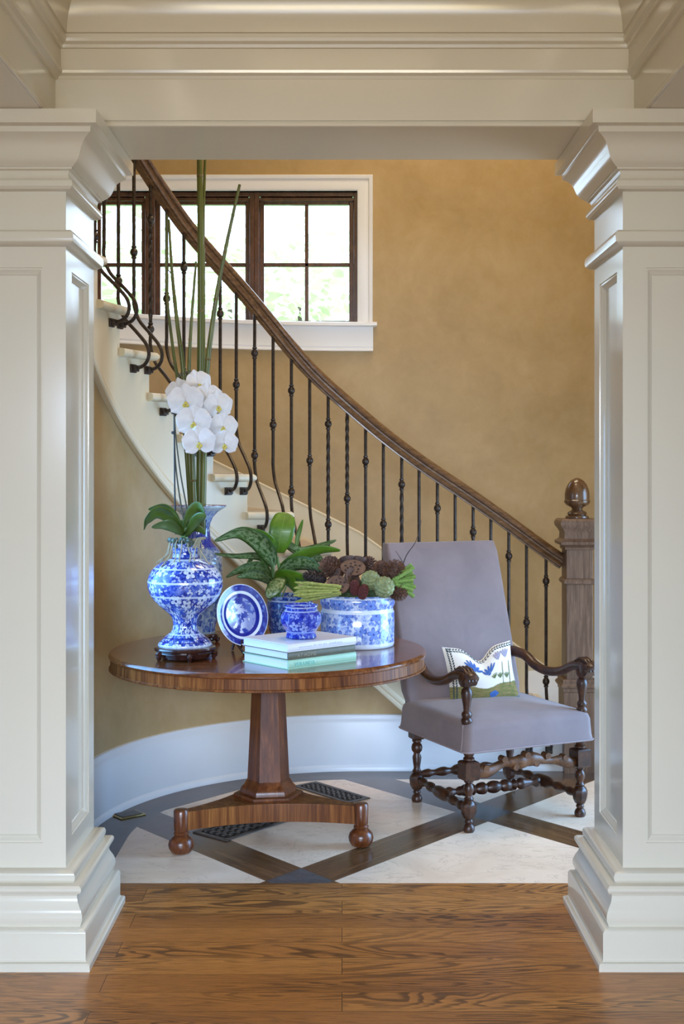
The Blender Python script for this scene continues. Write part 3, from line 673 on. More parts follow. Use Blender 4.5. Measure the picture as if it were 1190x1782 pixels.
m = MB(); m.lathe([(0.058, 1.274), (0.060, 1.280), (0.057, 1.288), (0.046, 1.292), (0.050, 1.300), (0.046, 1.308), (0.030, 1.316), (0.026, 1.324), (0.032, 1.332), (0.056, 1.344), (0.065, 1.356), (0.066, 1.366), (0.062, 1.370), (0.0625, 1.378), (0.0625, 1.400), (0.058, 1.424), (0.048, 1.448), (0.034, 1.466), (0.016, 1.477), (0.006, 1.481), (0.0, 1.481)], 32); m.build('acorn_finial', 'acorn_oak', nw, angle=40)

# ---------------------------------------------------------------- floor grilles and outlet cover
def grille(a, b, c_, nx, ny, label):
    """a corner, b along the long side, c_ along the short side (floor points)"""
    a, b, c_ = Vector(a), Vector(b), Vector(c_); U = b-a; V = c_-a; L, S = U.length, V.length; U.normalize(); V = (V-U*V.dot(U)).normalized()
    root = tag(empty('floor_grille', (a.x, a.y, 0)), label, 'floor grille', 'iron floor grilles under the table')
    m = MB(); P = lambda x, y, z: U*x+V*y+Vector((0, 0, z)); mg = 0.028
    cw_, ch = (L-2*mg)/nx, (S-2*mg)/ny; g = 0.0065
    def bx(x0, x1, y0, y1): m.add([P(x, y, z) for z in (0.0005, 0.005) for y in (y0, y1) for x in (x0, x1)], [(0, 2, 3, 1), (4, 5, 7, 6), (0, 1, 5, 4), (2, 6, 7, 3), (0, 4, 6, 2), (1, 3, 7, 5)])
    bx(0, L, 0, mg); bx(0, L, S-mg, S); bx(0, mg, mg, S-mg); bx(L-mg, L, mg, S-mg)
    for i in range(nx+1): bx(mg+i*cw_-g, mg+i*cw_+g, mg, S-mg)
    for j in range(ny+1): bx(mg, L-mg, mg+j*ch-g, mg+j*ch+g)
    m.build('grate', 'grille_iron', root)
    d = MB(); d.add([P(x, y, z) for z in (0.0003, 0.001) for y in (0.01, S-0.01) for x in (0.01, L-0.01)], [(0, 2, 3, 1), (4, 5, 7, 6), (0, 1, 5, 4), (2, 6, 7, 3), (0, 4, 6, 2), (1, 3, 7, 5)])
    d.build('duct', 'duct_dark', root)
grille((-0.127, 6.031, 0), (0.130, 5.721, 0), (-0.217, 5.925, 0), 9, 3, 'dark iron grille in the marble behind the table pedestal')
grille((-0.624, 5.18, 0), (-0.624+0.30, 5.18+0.36, 0), (-0.509, 5.02, 0), 9, 4, 'dark iron grille partly under the pedestal base, in the wood band')
root = tag(empty('outlet_cover', (-0.939, 5.445, 0), math.radians(40)), 'small brass outlet cover on the dark floor border by the curved baseboard', 'outlet cover')
m = MB(); m.box(-0.062, 0.062, -0.048, 0.048, 0, 0.006); m.build('plate', 'brass', root, bevel=0.002)
m = MB(); m.box(-0.050, 0.050, -0.036, 0.036, 0.006, 0.009); m.build('flap', 'grille_iron', root, bevel=0.001)

# ---------------------------------------------------------------- round pedestal table
TX, TY, TR, TZ = -0.306, 5.15, 0.654, 0.774
table = tag(empty('pedestal_table', (TX, TY, 0)), 'round mahogany pedestal table on a three-footed base holding the blue and white china', 'table')
m = MB(); m.lathe([(0.10, 0.752), (TR-0.006, 0.752), (TR, 0.756), (TR+0.001, 0.762), (TR-0.003, 0.770), (TR-0.008, TZ)], 128); m.build('top', 'mahogany', table, angle=30)
m = MB(); m.lathe([(TR-0.05, 0.704), (TR-0.006, 0.703), (TR-0.001, 0.706), (TR-0.001, 0.711), (TR-0.007, 0.714), (TR-0.008, 0.752), (TR-0.05, 0.752)], 128, cap=False); m.build('apron', 'apron_veneer', table, angle=30)
m = MB(); m.lathe([(0.05, 0.742), (TR-0.052, 0.742), (TR-0.05, 0.752)], 64); m.build('underside', 'mahogany', table)
hexa = PI/6*0+0.0
def hexl(mb, prof): mb.lathe(prof, 6, a0=math.radians(8))
m = MB(); hexl(m, [(0.088, 0.232), (0.086, 0.26), (0.066, 0.68), (0.066, 0.70), (0.11, 0.715), (0.13, 0.745)]); m.build('column', 'mahogany_upright', table, angle=20)
m = MB(); hexl(m, [(0.144, 0.165), (0.146, 0.172), (0.142, 0.180), (0.118, 0.182), (0.116, 0.196), (0.112, 0.205), (0.103, 0.214), (0.096, 0.224), (0.090, 0.234), (0.080, 0.238)]); m.build('base', 'mahogany_upright', table, angle=20)
feet = [Vector((-0.636-TX, 4.898-TY, 0)), Vector((0.0764-TX, 4.99-TY, 0))]
feet.append(-(feet[0]+feet[1]))
# concave-sided triangular plinth
m = MB(); out = []
for i in range(3):
    a, b = feet[i], feet[(i+1) % 3]
    if i == 2: pass
    e = (b-a).normalized(); nrm = -((a+b)/2).normalized(); L = (b-a).length
    for j in range(25):
        t_ = 0.03+0.94*j/24; out.append(a+e*L*t_+nrm*(0.088*math.sin(PI*t_)**0.9-0.022))
n = len(out); pr = [(0.0, 0.092), (0.0, 0.160), (0.004, 0.165)]
rows = [[(p.x*(1-o), p.y*(1-o), z) for p in out] for o, z in pr]
m.strip(rows, True); m.build('plinth', 'apron_veneer', table, angle=30)
for p in feet:
    m = MB(); m.lathe([(0.018, 0.0), (0.038, 0.006), (0.048, 0.022), (0.051, 0.038), (0.046, 0.056), (0.034, 0.068), (0.026, 0.073), (0.030, 0.077), (0.031, 0.082), (0.026, 0.088), (0.029, 0.094), (0.030, 0.168), (0.026, 0.174), (0.0, 0.176)], 32)
    o = m.build('foot', 'mahogany_upright', table, angle=40); o.location = p

# ---------------------------------------------------------------- armchair
CA = math.radians(25)
chair = tag(empty('armchair', (0.5314, 5.191, 0), CA), 'high-backed armchair in grey lilac velvet on dark turned walnut legs', 'armchair')
CWd, CD = 0.565, 0.515
LEGF = [(0.020, 0.0), (0.024, 0.006), (0.025, 0.018), (0.020, 0.030), (0.013, 0.036), (0.018, 0.042), (0.018, 0.048), (0.014, 0.054)]
def block(mb, x, y, z0, z1, h, ch=0.006):
    mb.rect_sweep(x-h+ch, x+h-ch, y-h+ch, y+h-ch, [(0, z0), (ch, z0+ch), (ch, z1-ch), (0, z1)])
def leg(x, y, front=True):
    m = MB()
    m.lathe(LEGF, 20, (x, y, 0))
    m.lathe([(0.012, 0.052), (0.023, 0.060), (0.031, 0.078), (0.034, 0.098), (0.033, 0.112), (0.026, 0.126), (0.018, 0.134)], 8, (x, y, 0), a0=PI/8)
    if front:
        m.lathe([(0.017, 0.132), (0.021, 0.140), (0.015, 0.148), (0.014, 0.156), (0.020, 0.168), (0.023, 0.182), (0.019, 0.196), (0.013, 0.204), (0.020, 0.210), (0.020, 0.216), (0.014, 0.221)], 20, (x, y, 0))
        block(m, x, y, 0.219, 0.298, 0.034)
        m.lathe([(0.016, 0.296), (0.024, 0.302), (0.024, 0.310), (0.017, 0.316), (0.022, 0.324), (0.026, 0.345)], 20, (x, y, 0))
    else:
        m.lathe([(0.017, 0.132), (0.022, 0.140), (0.016, 0.150), (0.015, 0.160), (0.018, 0.180), (0.021, 0.205), (0.016, 0.218), (0.015, 0.224), (0.024, 0.236), (0.026, 0.250), (0.022, 0.264), (0.015, 0.270), (0.022, 0.276), (0.022, 0.284), (0.016, 0.290)], 20, (x, y, 0))
        block(m, x, y, 0.288, 0.350, 0.029)
    o = m.build('leg', 'walnut_dark', chair, angle=40); return o
FLp, FRp, BLp, BRp = (0, 0), (CWd, 0), (0.032, CD), (CWd-0.032, CD)
for (x, y), fr in ((FLp, 1), (FRp, 1), (BLp, 0), (BRp, 0)): leg(x, y, fr)
TURN = [0.012, 0.015, 0.018, 0.014, 0.011, 0.018, 0.024, 0.026, 0.022, 0.013, 0.018, 0.016]
def turned(p0, p1, radii, name='stretcher', mat='walnut_dark', z=0.0):
    p0, p1 = Vector(p0), Vector(p1); n = len(radii)
    m = MB(); m.tube([p0+(p1-p0)*i/(n-1) for i in range(n)], radii, 16); return m.build(name, mat, chair, angle=50)
side = [0.013, 0.013, 0.018, 0.020, 0.014, 0.012, 0.017, 0.021, 0.021, 0.015, 0.013, 0.022, 0.026, 0.027, 0.027, 0.027, 0.026, 0.022, 0.013, 0.015, 0.021, 0.021, 0.017, 0.012, 0.014, 0.020, 0.018, 0.013, 0.013]
turned((0, 0.02, 0.095), (0.032, CD-0.02, 0.105), side); turned((CWd, 0.02, 0.095), (CWd-0.032, CD-0.02, 0.105), side)
cross = [0.012, 0.014, 0.022, 0.024, 0.016, 0.012, 0.020, 0.020, 0.026, 0.026, 0.014, 0.026, 0.014, 0.024, 0.027, 0.027, 0.016, 0.024, 0.028, 0.028, 0.024, 0.016, 0.027, 0.027, 0.024, 0.014, 0.026, 0.014, 0.026, 0.026, 0.020, 0.020, 0.012, 0.016, 0.024, 0.022, 0.014, 0.012]
turned((0.016, 0.258, 0.10), (CWd-0.016, 0.258, 0.10), cross)
turned((0.04, CD, 0.265-0.14), (CWd-0.04, CD, 0.125), side)
# carved serpentine front rail
m = MB(); pts, rad = [], []
n = 44
for i in range(n+1):
    t_ = i/n; x = 0.03+(CWd-0.06)*t_; e = min(t_, 1-t_)*2
    z = 0.243+0.030*(0.5-0.5*math.cos(PI*min(1, e*1.15)))+0.004*math.cos(22*t_); pts.append((x, 0.0, z)); rad.append(0.017+0.005*math.sin(e*9)+(0.003 if 0.42 < t_ < 0.58 else 0))
m.tube(pts, rad, 10, flat=1.25)
for t_, dz in ((0.10, 0.016), (0.28, 0.022), (0.40, -0.018), (0.5, 0.024), (0.60, -0.018), (0.72, 0.022), (0.90, 0.016)):
    i = int(t_*n); m.tube([(pts[i][0], -0.020, pts[i][2]+dz), (pts[i][0], 0.018, pts[i][2]+dz)], 0.0145, 12)
m.build('front_rail', 'carved_walnut', chair, angle=50)
# seat: domed slipcovered pad with piping
def cushion_box(x0, x1, y0, y1, z0, z1, dome, nx=16, ny=16, taper=0.0, rc=0.035):
    rows = []
    def rr(x, y, hx, hy, z):   # rounded rectangle ring
        out = []
        for cx_, cy_, a0 in ((hx-rc, hy-rc, 0), (-hx+rc, hy-rc, PI/2), (-hx+rc, -hy+rc, PI), (hx-rc, -hy+rc, 1.5*PI)):
            for j in range(6):
                a = a0+PI/2*j/5; out.append((x+cx_+rc*math.cos(a), y+cy_+rc*math.sin(a), z))
        return out
    cx_, cy_ = (x0+x1)/2, (y0+y1)/2; hx, hy = (x1-x0)/2, (y1-y0)/2
    R = []
    for o, z in ((0.0, z0), (-taper, z0+0.03), (-taper-0.004, z1-0.03), (-taper-0.010, z1-0.012), (-taper-0.024, z1)): R.append(rr(cx_, cy_, hx+o, hy+o, z))
    for i in range(1, 9):
        f_ = 1-i/9.0; R.append([(cx_+(p[0]-cx_)*f_, cy_+(p[1]-cy_)*f_, z1+dome*(1-f_**2)) for p in R[4]])
    m = MB(); m.strip(R, True); return m
m = cushion_box(-0.048, CWd+0.048, -0.052, CD+0.045, 0.338, 0.462, 0.030, taper=0.005); m.build('seat', 'chair_velvet', chair, angle=60)
m = MB()
ring = []
for cx_, cy_, a0 in ((CWd+0.014, CD+0.011, 0), (-0.014, CD+0.011, PI/2), (-0.014, -0.018, PI), (CWd+0.014, -0.018, 1.5*PI)):
    for j in range(6): a = a0+PI/2*j/5; ring.append((cx_+0.035*math.cos(a), cy_+0.035*math.sin(a), 0.343))
m.tube(ring+[ring[0]], 0.003, 8); m.tube([(-0.049, -0.018, 0.345), (-0.040, -0.015, 0.40), (-0.036, -0.012, 0.452)], 0.003, 6)
m.build('seat_piping', 'velvet_piping', chair)
# back: leaning padded slab
LEAN = 0.235/0.735
m = MB(); rows = []
bx0, bx1, bz0, bz1, by = -0.022, 0.587, 0.452, 1.172, CD+0.045
for i in range(15):
    t_ = i/14; z = bz0+(bz1-bz0)*t_; y = by-0.075+LEAN*(z-bz0); rc = 0.018
    e = 0.0 if 0 < i < 14 else -0.010
    pf = 0.010*math.sin(PI*min(1, max(0, t_)))
    ring = []
    for cx_, cy_, a0 in ((bx1-rc, 0.075-rc, 0), (bx0+rc, 0.075-rc, PI/2), (bx0+rc, 0.0+rc, PI), (bx1-rc, 0.0+rc, 1.5*PI)):
        for j in range(5):
            a = a0+PI/2*j/4; ring.append((cx_+(rc+e)*math.cos(a), y+cy_+(rc+e)*math.sin(a), z+(0.006 if i == 0 else 0)))
        if a0 == PI:
            for j in range(1, 8): u_ = j/8; ring.append((bx0+rc+(bx1-bx0-2*rc)*u_, y-pf*math.sin(PI*u_)*1.2-(0 if e == 0 else -0.01), z+(0.006 if i == 0 else 0)))
    rows.append(ring)
m.strip(rows, True); m.build('backrest', 'chair_velvet', chair, angle=60)
m = MB()
for x in (0.012, CWd-0.012): m.obox((x, by-0.035, 0.440), (1, 0, 0), (0, 1, 0), (0, 0, 1), 0.024, 0.024, 0.045)
m.build('back_post', 'walnut_dark', chair, bevel=0.004)
# arms: scrolled, on baluster supports
for x, sgn in ((-0.004, -1), (CWd+0.004, 1)):
    m = MB(); P = [(x, by-0.01, 0.655), (x, 0.44, 0.648), (x+sgn*0.004, 0.36, 0.612), (x+sgn*0.010, 0.27, 0.597), (x+sgn*0.014, 0.17, 0.612), (x+sgn*0.016, 0.08, 0.648), (x+sgn*0.018, 0.0, 0.660), (x+sgn*0.018, -0.045, 0.650), (x+sgn*0.018, -0.062, 0.640)]
    pts = smoothed(P, 5); n = len(pts); rad = [lerp([(0, 0.026), (0.3, 0.022), (0.6, 0.021), (0.78, 0.026), (0.88, 0.034), (0.95, 0.036), (1.0, 0.024)], i/(n-1)) for i in range(n)]
    m.tube(pts, rad, 14, flat=0.95)
    m.tube([(x+sgn*0.018-0.036, -0.030, 0.645), (x+sgn*0.018-0.030, -0.030, 0.645), (x+sgn*0.018+0.030, -0.030, 0.645), (x+sgn*0.018+0.036, -0.030, 0.645)], [0.018, 0.030, 0.030, 0.018], 16)
    arm = m.build('armrest', 'walnut_dark', chair, angle=50)
    for dx_ in (-0.016, 0.0, 0.016):
        g = MB(); g.tube([Vector((x+sgn*0.018+dx_, 0.05, 0.675)), Vector((x+sgn*0.018+dx_, 0.01, 0.692)), Vector((x+sgn*0.018+dx_, -0.03, 0.685)), Vector((x+sgn*0.018+dx_, -0.058, 0.664)), Vector((x+sgn*0.018+dx_, -0.066, 0.64))], [0.003, 0.006, 0.007, 0.006, 0.004], 8)
        g.build('carved_leaf', 'walnut_dark', arm)
    m = MB(); m.lathe([(0.021, 0.452), (0.024, 0.462), (0.024, 0.472), (0.018, 0.480), (0.022, 0.488), (0.022, 0.498), (0.014, 0.508), (0.016, 0.530), (0.022, 0.560), (0.025, 0.580), (0.022, 0.596), (0.014, 0.606), (0.020, 0.612), (0.026, 0.625), (0.028, 0.64)], 20, (x+sgn*0.006, 0.0, 0.0)); m.build('arm_support', 'walnut_dark', chair, angle=40)

# embroidered cushion standing on the seat
cush = empty('throw_pillow', (0, 0, 0)); tag(cush, 'small linen cushion embroidered with blue flowers, chopped in the middle, on the chair seat', 'cushion')
def csurf(u_, v__, side_):
    """u,v in 0..1 -> local point; pinched top edge, pillowy depth"""
    x = (u_-0.5)*0.332; topz = 0.245-0.066*math.exp(-((u_-0.50)/0.16)**2)+0.014*(abs(u_-0.5)*2)**3
    pin = 1-0.06*math.sin(PI*v__); x *= pin
    z = 0.0+topz*v__-0.006*math.sin(PI*u_)*(1-v__)
    th = 0.055*(max(0, math.sin(PI*u_))**0.55)*(max(0, math.sin(PI*v__))**0.55)*(1-0.25*math.exp(-((u_-0.5)/0.18)**2)*v__)
    return Vector((x, side_*th, z))
m = MB(); N = 26
for sd in (-1, 1):
    rows = [[csurf(i/N, j/N, sd) for i in range(N+1)] for j in range(N+1)]
    uv = [(i/N, j/N if sd < 0 else 0.8) for j in range(N+1) for i in range(N+1)]
    m.strip(rows, False, uv)
m.build('cover', 'cushion_linen', cush, angle=60)
def petal(mb, cu, cv_, lu, lv, ang, off=0.0016):
    """small embroidered ellipse laid on the front of the cushion (u,v sizes in metres-ish)"""
    ce = None; ring = []
    for k in range(10):
        a = 2*PI*k/10; du_, dv__ = lu*math.cos(a), lv*math.sin(a)
        U_ = cu+(du_*math.cos(ang)-dv__*math.sin(ang))/0.312; V_ = cv_+(du_*math.sin(ang)+dv__*math.cos(ang))/0.235
        p_ = csurf(min(0.995, max(0.005, U_)), min(0.995, max(0.005, V_)), -1); ring.append(p_+Vector((0, -off, 0)))
    c_ = sum(ring, Vector())/10+Vector((0, -0.001, 0)); mb.add([c_]+ring, [(0, k+1, (k+1) % 10+1) for k in range(10)])
mbb, mbl, mbg, mbd = MB(), MB(), MB(), MB()
for cu, cv_, nn_, fan in ((0.36, 0.60, 6, 2.3), (0.58, 0.55, 5, 1.9)):
    for k in range(nn_):
        a = PI/2+(k-(nn_-1)/2)*fan/nn_; petal(mbb, cu+0.030*math.cos(a)/0.312, cv_+0.032*math.sin(a)/0.235, 0.0195, 0.0056, a)
    petal(mbb, cu, cv_+0.03, 0.008, 0.007, 0.0)
mbf = MB(); petal(mbf, 0.60, 0.15, 0.018, 0.009, 0.25); petal(mbf, 0.63, 0.11, 0.018, 0.009, 0.35); petal(mbf, 0.58, 0.12, 0.012, 0.008, 1.2); mbf.build('ground_flower', 'thread_blue', cush)
for cu, cv_ in ((0.75, 0.72), (0.875, 0.73)):
    for k in range(4):
        a = PI/2+(k-1.5)*0.35; petal(mbl, cu+0.018*math.cos(a)/0.312, cv_+0.018*math.sin(a)/0.235, 0.020, 0.005, a)
for cu, cv_, h in ((0.79, 0.46, 0.055), (0.905, 0.44, 0.06)): petal(mbg, cu, cv_, h*0.95, 0.0022, PI/2-0.1)
for cu, cv_ in ((0.65, 0.42), (0.74, 0.38), (0.85, 0.36)):
    for k in range(4): a = PI/2+(k-1.5)*0.4; petal(mbg, cu+0.012*math.cos(a)/0.312, cv_+0.012*math.sin(a)/0.235, 0.013, 0.0026, a)
for k in range(22):
    v__ = 0.03+0.93*k/21
    for e, uu in ((1, 0.045), (-1, 0.085)): petal(mbd, uu, v__, 0.0062, 0.0028, PI/2+e*0.5)
for k in range(24):
    uu = 0.06+0.92*k/23
    for e, vv in ((1, 0.965), (-1, 0.925)): petal(mbd, uu, vv, 0.0062, 0.0026, e*0.5)
mbb.build('blue_flowers', 'thread_blue', cush); mbl.build('lilac_flowers', 'thread_lilac', cush); mbg.build('stems', 'thread_green', cush); mbd.build('border_chain', 'thread_dark', cush)
m = MB(); m.tube([csurf(i/20, 0.0, -1)+Vector((0, 0, 0.001)) for i in range(21)], 0.0035, 6); m.build('lower_piping', 'thread_teal', cush)
cm = Matrix.Translation((0.5314, 5.191, 0)) @ Matrix.Rotation(CA, 4, 'Z')
cpos = cm @ Vector((0.288, 0.340, 0.474))
cush.rotation_mode = 'XYZ'; cush.location = cpos
cush.matrix_world = Matrix.Translation(cpos) @ Matrix.Rotation(math.radians(13), 4, 'Z') @ Matrix.Rotation(math.radians(-17), 4, 'X') @ Matrix.Rotation(math.radians(-3.5), 4, 'Y')

# ---------------------------------------------------------------- things on the table
def wood_stand(name, loc, r, h, label, group, nlegs=5):
    st = tag(empty(name, loc), label, 'display stand', group)
    m = MB(); m.lathe([(r*0.86, h-0.026), (r*0.92, h-0.024), (r*0.90, h-0.019), (r*0.98, h-0.015), (r, h-0.009), (r*0.98, h-0.003), (r*0.93, h), (r*0.86, h), (r*0.85, h-0.002), (0, h-0.002)], 48); m.build('top', 'rosewood', st, angle=40)
    m = MB(); m.lathe([(r*0.80, 0.012), (r*0.84, h-0.024)], 48); m.lathe([(r*0.70, 0.004), (r*0.78, 0.006), (r*0.80, 0.014), (r*0.70, 0.016)], 48); m.build('ring', 'rosewood', st)
    for k in range(nlegs):
        a = 2*PI*k/nlegs-PI/2+0.28
        m = MB(); d = Vector((math.cos(a), math.sin(a), 0)); Z = lambda z: Vector((0, 0, z))
        m.tube(smoothed([d*r*0.80+Z(h-0.02), d*r*0.95+Z(h-0.026), d*r*0.96+Z(0.016), d*r*0.90+Z(0.008), d*r*0.98+Z(0.004)], 4), [0.012]*6+[0.010]*5+[0.007]*5+[0.005], 8); m.build('leg', 'rosewood', st)
    return st

# blue footed vase on its stand
VX, VY = -0.618, 4.88
wood_stand('vase_stand', (VX, VY, TZ), 0.122, 0.050, 'round carved rosewood stand under the bulbous footed vase', 'rosewood stands under the vases')
vase = tag(empty('footed_vase', (VX, VY, TZ+0.049)), 'bulbous blue and white transferware vase on a spreading foot, holding the orchid', 'vase')
vp = [(0.0, 0.0), (0.104, 0.0), (0.107, 0.005), (0.105, 0.013), (0.097, 0.022), (0.084, 0.034), (0.070, 0.045), (0.056, 0.056), (0.050, 0.068), (0.0475, 0.082), (0.048, 0.098), (0.052, 0.112), (0.060, 0.124), (0.078, 0.140), (0.100, 0.158), (0.122, 0.180), (0.138, 0.205), (0.147, 0.232), (0.148, 0.255), (0.143, 0.278), (0.132, 0.298), (0.115, 0.317), (0.092, 0.331), (0.068, 0.340), (0.054, 0.345), (0.050, 0.352), (0.049, 0.372), (0.051, 0.392), (0.057, 0.398), (0.058, 0.404), (0.052, 0.406), (0.045, 0.402), (0.044, 0.36), (0.06, 0.30), (0.0, 0.30)]
m = MB(); m.lathe(vp, 64); m.build('body', 'vase_china', vase, angle=60)
# orchid
def leaf(mb, pts, width, fold=0.15, nl=14, nw=6, tipk=1.0, sag=None, wdir=None, prof=None):
    c_ = smoothed(pts, 6); n = len(c_); rows, uv = [], []
    for i, p in enumerate(c_):
        t_ = i/(n-1); tn = (c_[min(i+1, n-1)]-c_[max(i-1, 0)]).normalized()
        sd = Vector(wdir) if wdir is not None else tn.cross(Vector((0, 0, 1)))
        if sd.length < 0.05: sd = Vector((1, 0, 0))
        sd = (sd-tn*sd.dot(tn)).normalized(); up = sd.cross(tn).normalized()
        if up.z < 0 and wdir is None: up = -up
        wv = lerp(prof, t_) if prof else max(0.02, math.sin(PI*(t_*0.93+0.05))**0.75)
        w2 = width/2*wv; r_ = []
        for k in range(nw+1):
            q = k/nw*2-1; r_.append(p+sd*w2*q+up*(abs(q)**1.3)*w2*fold*2); uv.append((k/nw, t_))
        rows.append(r_)
    mb.strip(rows, False, uv)
VZ = VY
orchid = tag(empty('orchid', (VX, VY, TZ+0.049+0.395)), 'white moth orchid with two arching flower sprays growing in the footed vase', 'orchid')
OO = orchid.location.copy()
def ol(px, py, Y): return at(px, py, Y)-OO
for pts, wd_ in (([(318, 928, 4.88), (305, 900, 4.86), (285, 883, 4.84), (258, 886, 4.82)], 0.050), ([(318, 930, 4.86), (298, 902, 4.78), (274, 890, 4.74), (255, 905, 4.72), (250, 922, 4.72)], 0.062),
                 ([(320, 930, 4.85), (300, 916, 4.76), (285, 912, 4.70), (264, 917, 4.66)], 0.048), ([(320, 930, 4.88), (332, 900, 4.86), (345, 884, 4.84), (356, 894, 4.82)], 0.064),
                 ([(322, 932, 4.86), (335, 912, 4.78), (348, 900, 4.74), (358, 896, 4.72)], 0.045), ([(324, 934, 4.86), (335, 920, 4.84), (348, 922, 4.84), (357, 930, 4.84)], 0.04)):
    m = MB(); leaf(m, [ol(*p) for p in pts], wd_*0.95, 0.10, wdir=(0.1, -0.62, 0.80)); m.build('leaf', 'leaf_orchid', orchid, solid=0.0022)
m = MB(); m.tube([ol(322, 945, 4.88), ol(320, 925, 4.88), ol(318, 905, 4.87)], [0.012, 0.016, 0.010], 10); m.build('crown', 'leaf_stalk', orchid)
spray1 = [(331, 930, 4.87), (326, 890, 4.86), (315, 830, 4.86), (307, 770, 4.86), (303, 715, 4.86), (304, 690, 4.85), (312, 668, 4.84), (325, 672, 4.82), (336, 715, 4.80), (344, 760, 4.79)]
spray2 = [(324, 930, 4.90), (312, 860, 4.93), (305, 800, 4.94), (303, 720, 4.95), (305, 670, 4.96), (322, 648, 4.97), (348, 652, 4.97), (372, 690, 4.96), (388, 740, 4.95), (393, 775, 4.94)]
for sp in (spray1, spray2):
    pts = smoothed([ol(*p) for p in sp], 6); m = MB(); m.tube(pts, [0.0032-0.0014*i/(len(pts)-1) for i in range(len(pts))], 8); m.build('stem', 'orchid_stem', orchid)
m = MB(); m.tube([ol(306, 930, 4.87), ol(304, 850, 4.87), ol(303, 718, 4.87)], 0.0035, 6); m.build('stake', 'clip_dark', orchid)
for py in (718, 753):
    m = MB(); m.lathe([(0.004, -0.006), (0.009, -0.004), (0.009, 0.004), (0.004, 0.006)], 8, ol(302, py, 4.865)); m.build('clip', 'clip_dark', orchid)
def blossom(loc, face, size, roll=0.0):
    """face: direction the flower looks"""
    fz = Vector(face).normalized(); ux = Vector((0, 0, 1)).cross(fz).normalized(); uy = fz.cross(ux)
    root = empty('blossom', loc); root.parent = orchid
    M = Matrix((ux, uy, fz)).transposed() @ Matrix.Rotation(roll, 3, 'Z')
    root.rotation_mode = 'QUATERNION'; root.rotation_quaternion = M.to_quaternion()
    h = size/2
    def pet(ang, L, Wd, z0, cup, nm):
        m = MB(); rows = []
        for i in range(13):
            t_ = i/12; r_ = []
            for k in range(9):
                q = k/8*2-1; ww = Wd/2*max(0.16 if i < 4 else 0.03, math.sqrt(max(0.0, 1-((t_-0.53)/0.50)**2)))
                x = q*ww; y = 0.03*h+L*t_*(1-0.10*q*q*(t_)); z = z0+cup*(t_*t_)*0.5*h-0.10*h*q*q+0.02*h*math.sin(q*5+t_*4)
                r_.append((x*math.cos(ang)-y*math.sin(ang), x*math.sin(ang)+y*math.cos(ang), z))
            rows.append(r_)
        m.strip(rows); return m.build(nm, 'orchid_petal', root, angle=80)
    for a in (0, 2.15, -2.15): pet(a, h*0.98, h*0.84, -0.004, 0.10, 'sepal')
    for a in (1.32, -1.32): pet(a, h*1.02, h*1.35, 0.002, 0.18, 'petal')
    m = MB(); m.ball((0, -0.10*h, 0.12*h), 0.10*h, 1.0, 1.0, 1.2, 10, 6); m.ball((0.10*h, -0.24*h, 0.14*h), 0.09*h, 1.0, 1.3, 0.6, 8, 5); m.ball((-0.10*h, -0.24*h, 0.14*h), 0.09*h, 1.0, 1.3, 0.6, 8, 5); m.ball((0, -0.36*h, 0.16*h), 0.08*h, 0.8, 1.6, 0.5, 8, 5)
    m.build('lip', 'orchid_lip', root)
for px, py, Y, fx, fz, sz, rl in ((309, 683, 4.80, -0.75, 0.1, 0.110, 0.1), (323, 698, 4.76, 0.05, -0.1, 0.128, 0.05), (337, 734, 4.75, 0.10, -0.1, 0.125, -0.05), (346, 769, 4.74, 0.15, -0.15, 0.118, 0.1),
                                  (345, 668, 4.93, 0.75, 0.15, 0.110, 0.3), (362, 692, 4.91, 0.70, 0.05, 0.115, 0.1), (379, 706, 4.89, 0.50, -0.05, 0.112, 0.1), (388, 742, 4.88, 0.45, -0.1, 0.108, -0.1), (390, 772, 4.87, 0.30, -0.2, 0.102, 0.05)):
    blossom(ol(px, py, Y), (fx, -1, fz), sz*1.08, rl)
m = MB()
for k in range(9):
    a = PI*(1.0+k/8.0)+random.uniform(-0.1, 0.1); d = Vector((math.cos(a), math.sin(a), 0)); L = random.uniform(0.05, 0.10)
    m.tube(smoothed([d*0.02+Vector((0, 0, 0.015)), d*0.055+Vector((0, 0, 0.022)), d*0.066+Vector((0, 0, -0.01)), d*0.074+Vector((0.012*math.sin(k*3), 0, -L*0.6)), d*(0.10+0.02*math.sin(k))+Vector((0, 0, -L-0.01))], 5), 0.0026, 6)
for k in range(5):
    a = -0.5+k*0.25; m.tube(smoothed([(0.02, -0.03, 0.01), (0.045+0.01*k, -0.045, 0.03), (0.06, -0.03-0.01*k, 0.0+0.008*k), (0.035, -0.05, -0.006)], 5), 0.0022, 6)
m.build('root', 'orchid_root', orchid)
m = MB()
for k in range(46):
    a = random.uniform(0, 2*PI); r_ = random.uniform(0.02, 0.060); m.ball((r_*math.cos(a), r_*math.sin(a), random.uniform(0.0, 0.026)), random.uniform(0.008, 0.013), seg=8, rings=5)
m.build('glass_pebbles', 'frog_glass', orchid)

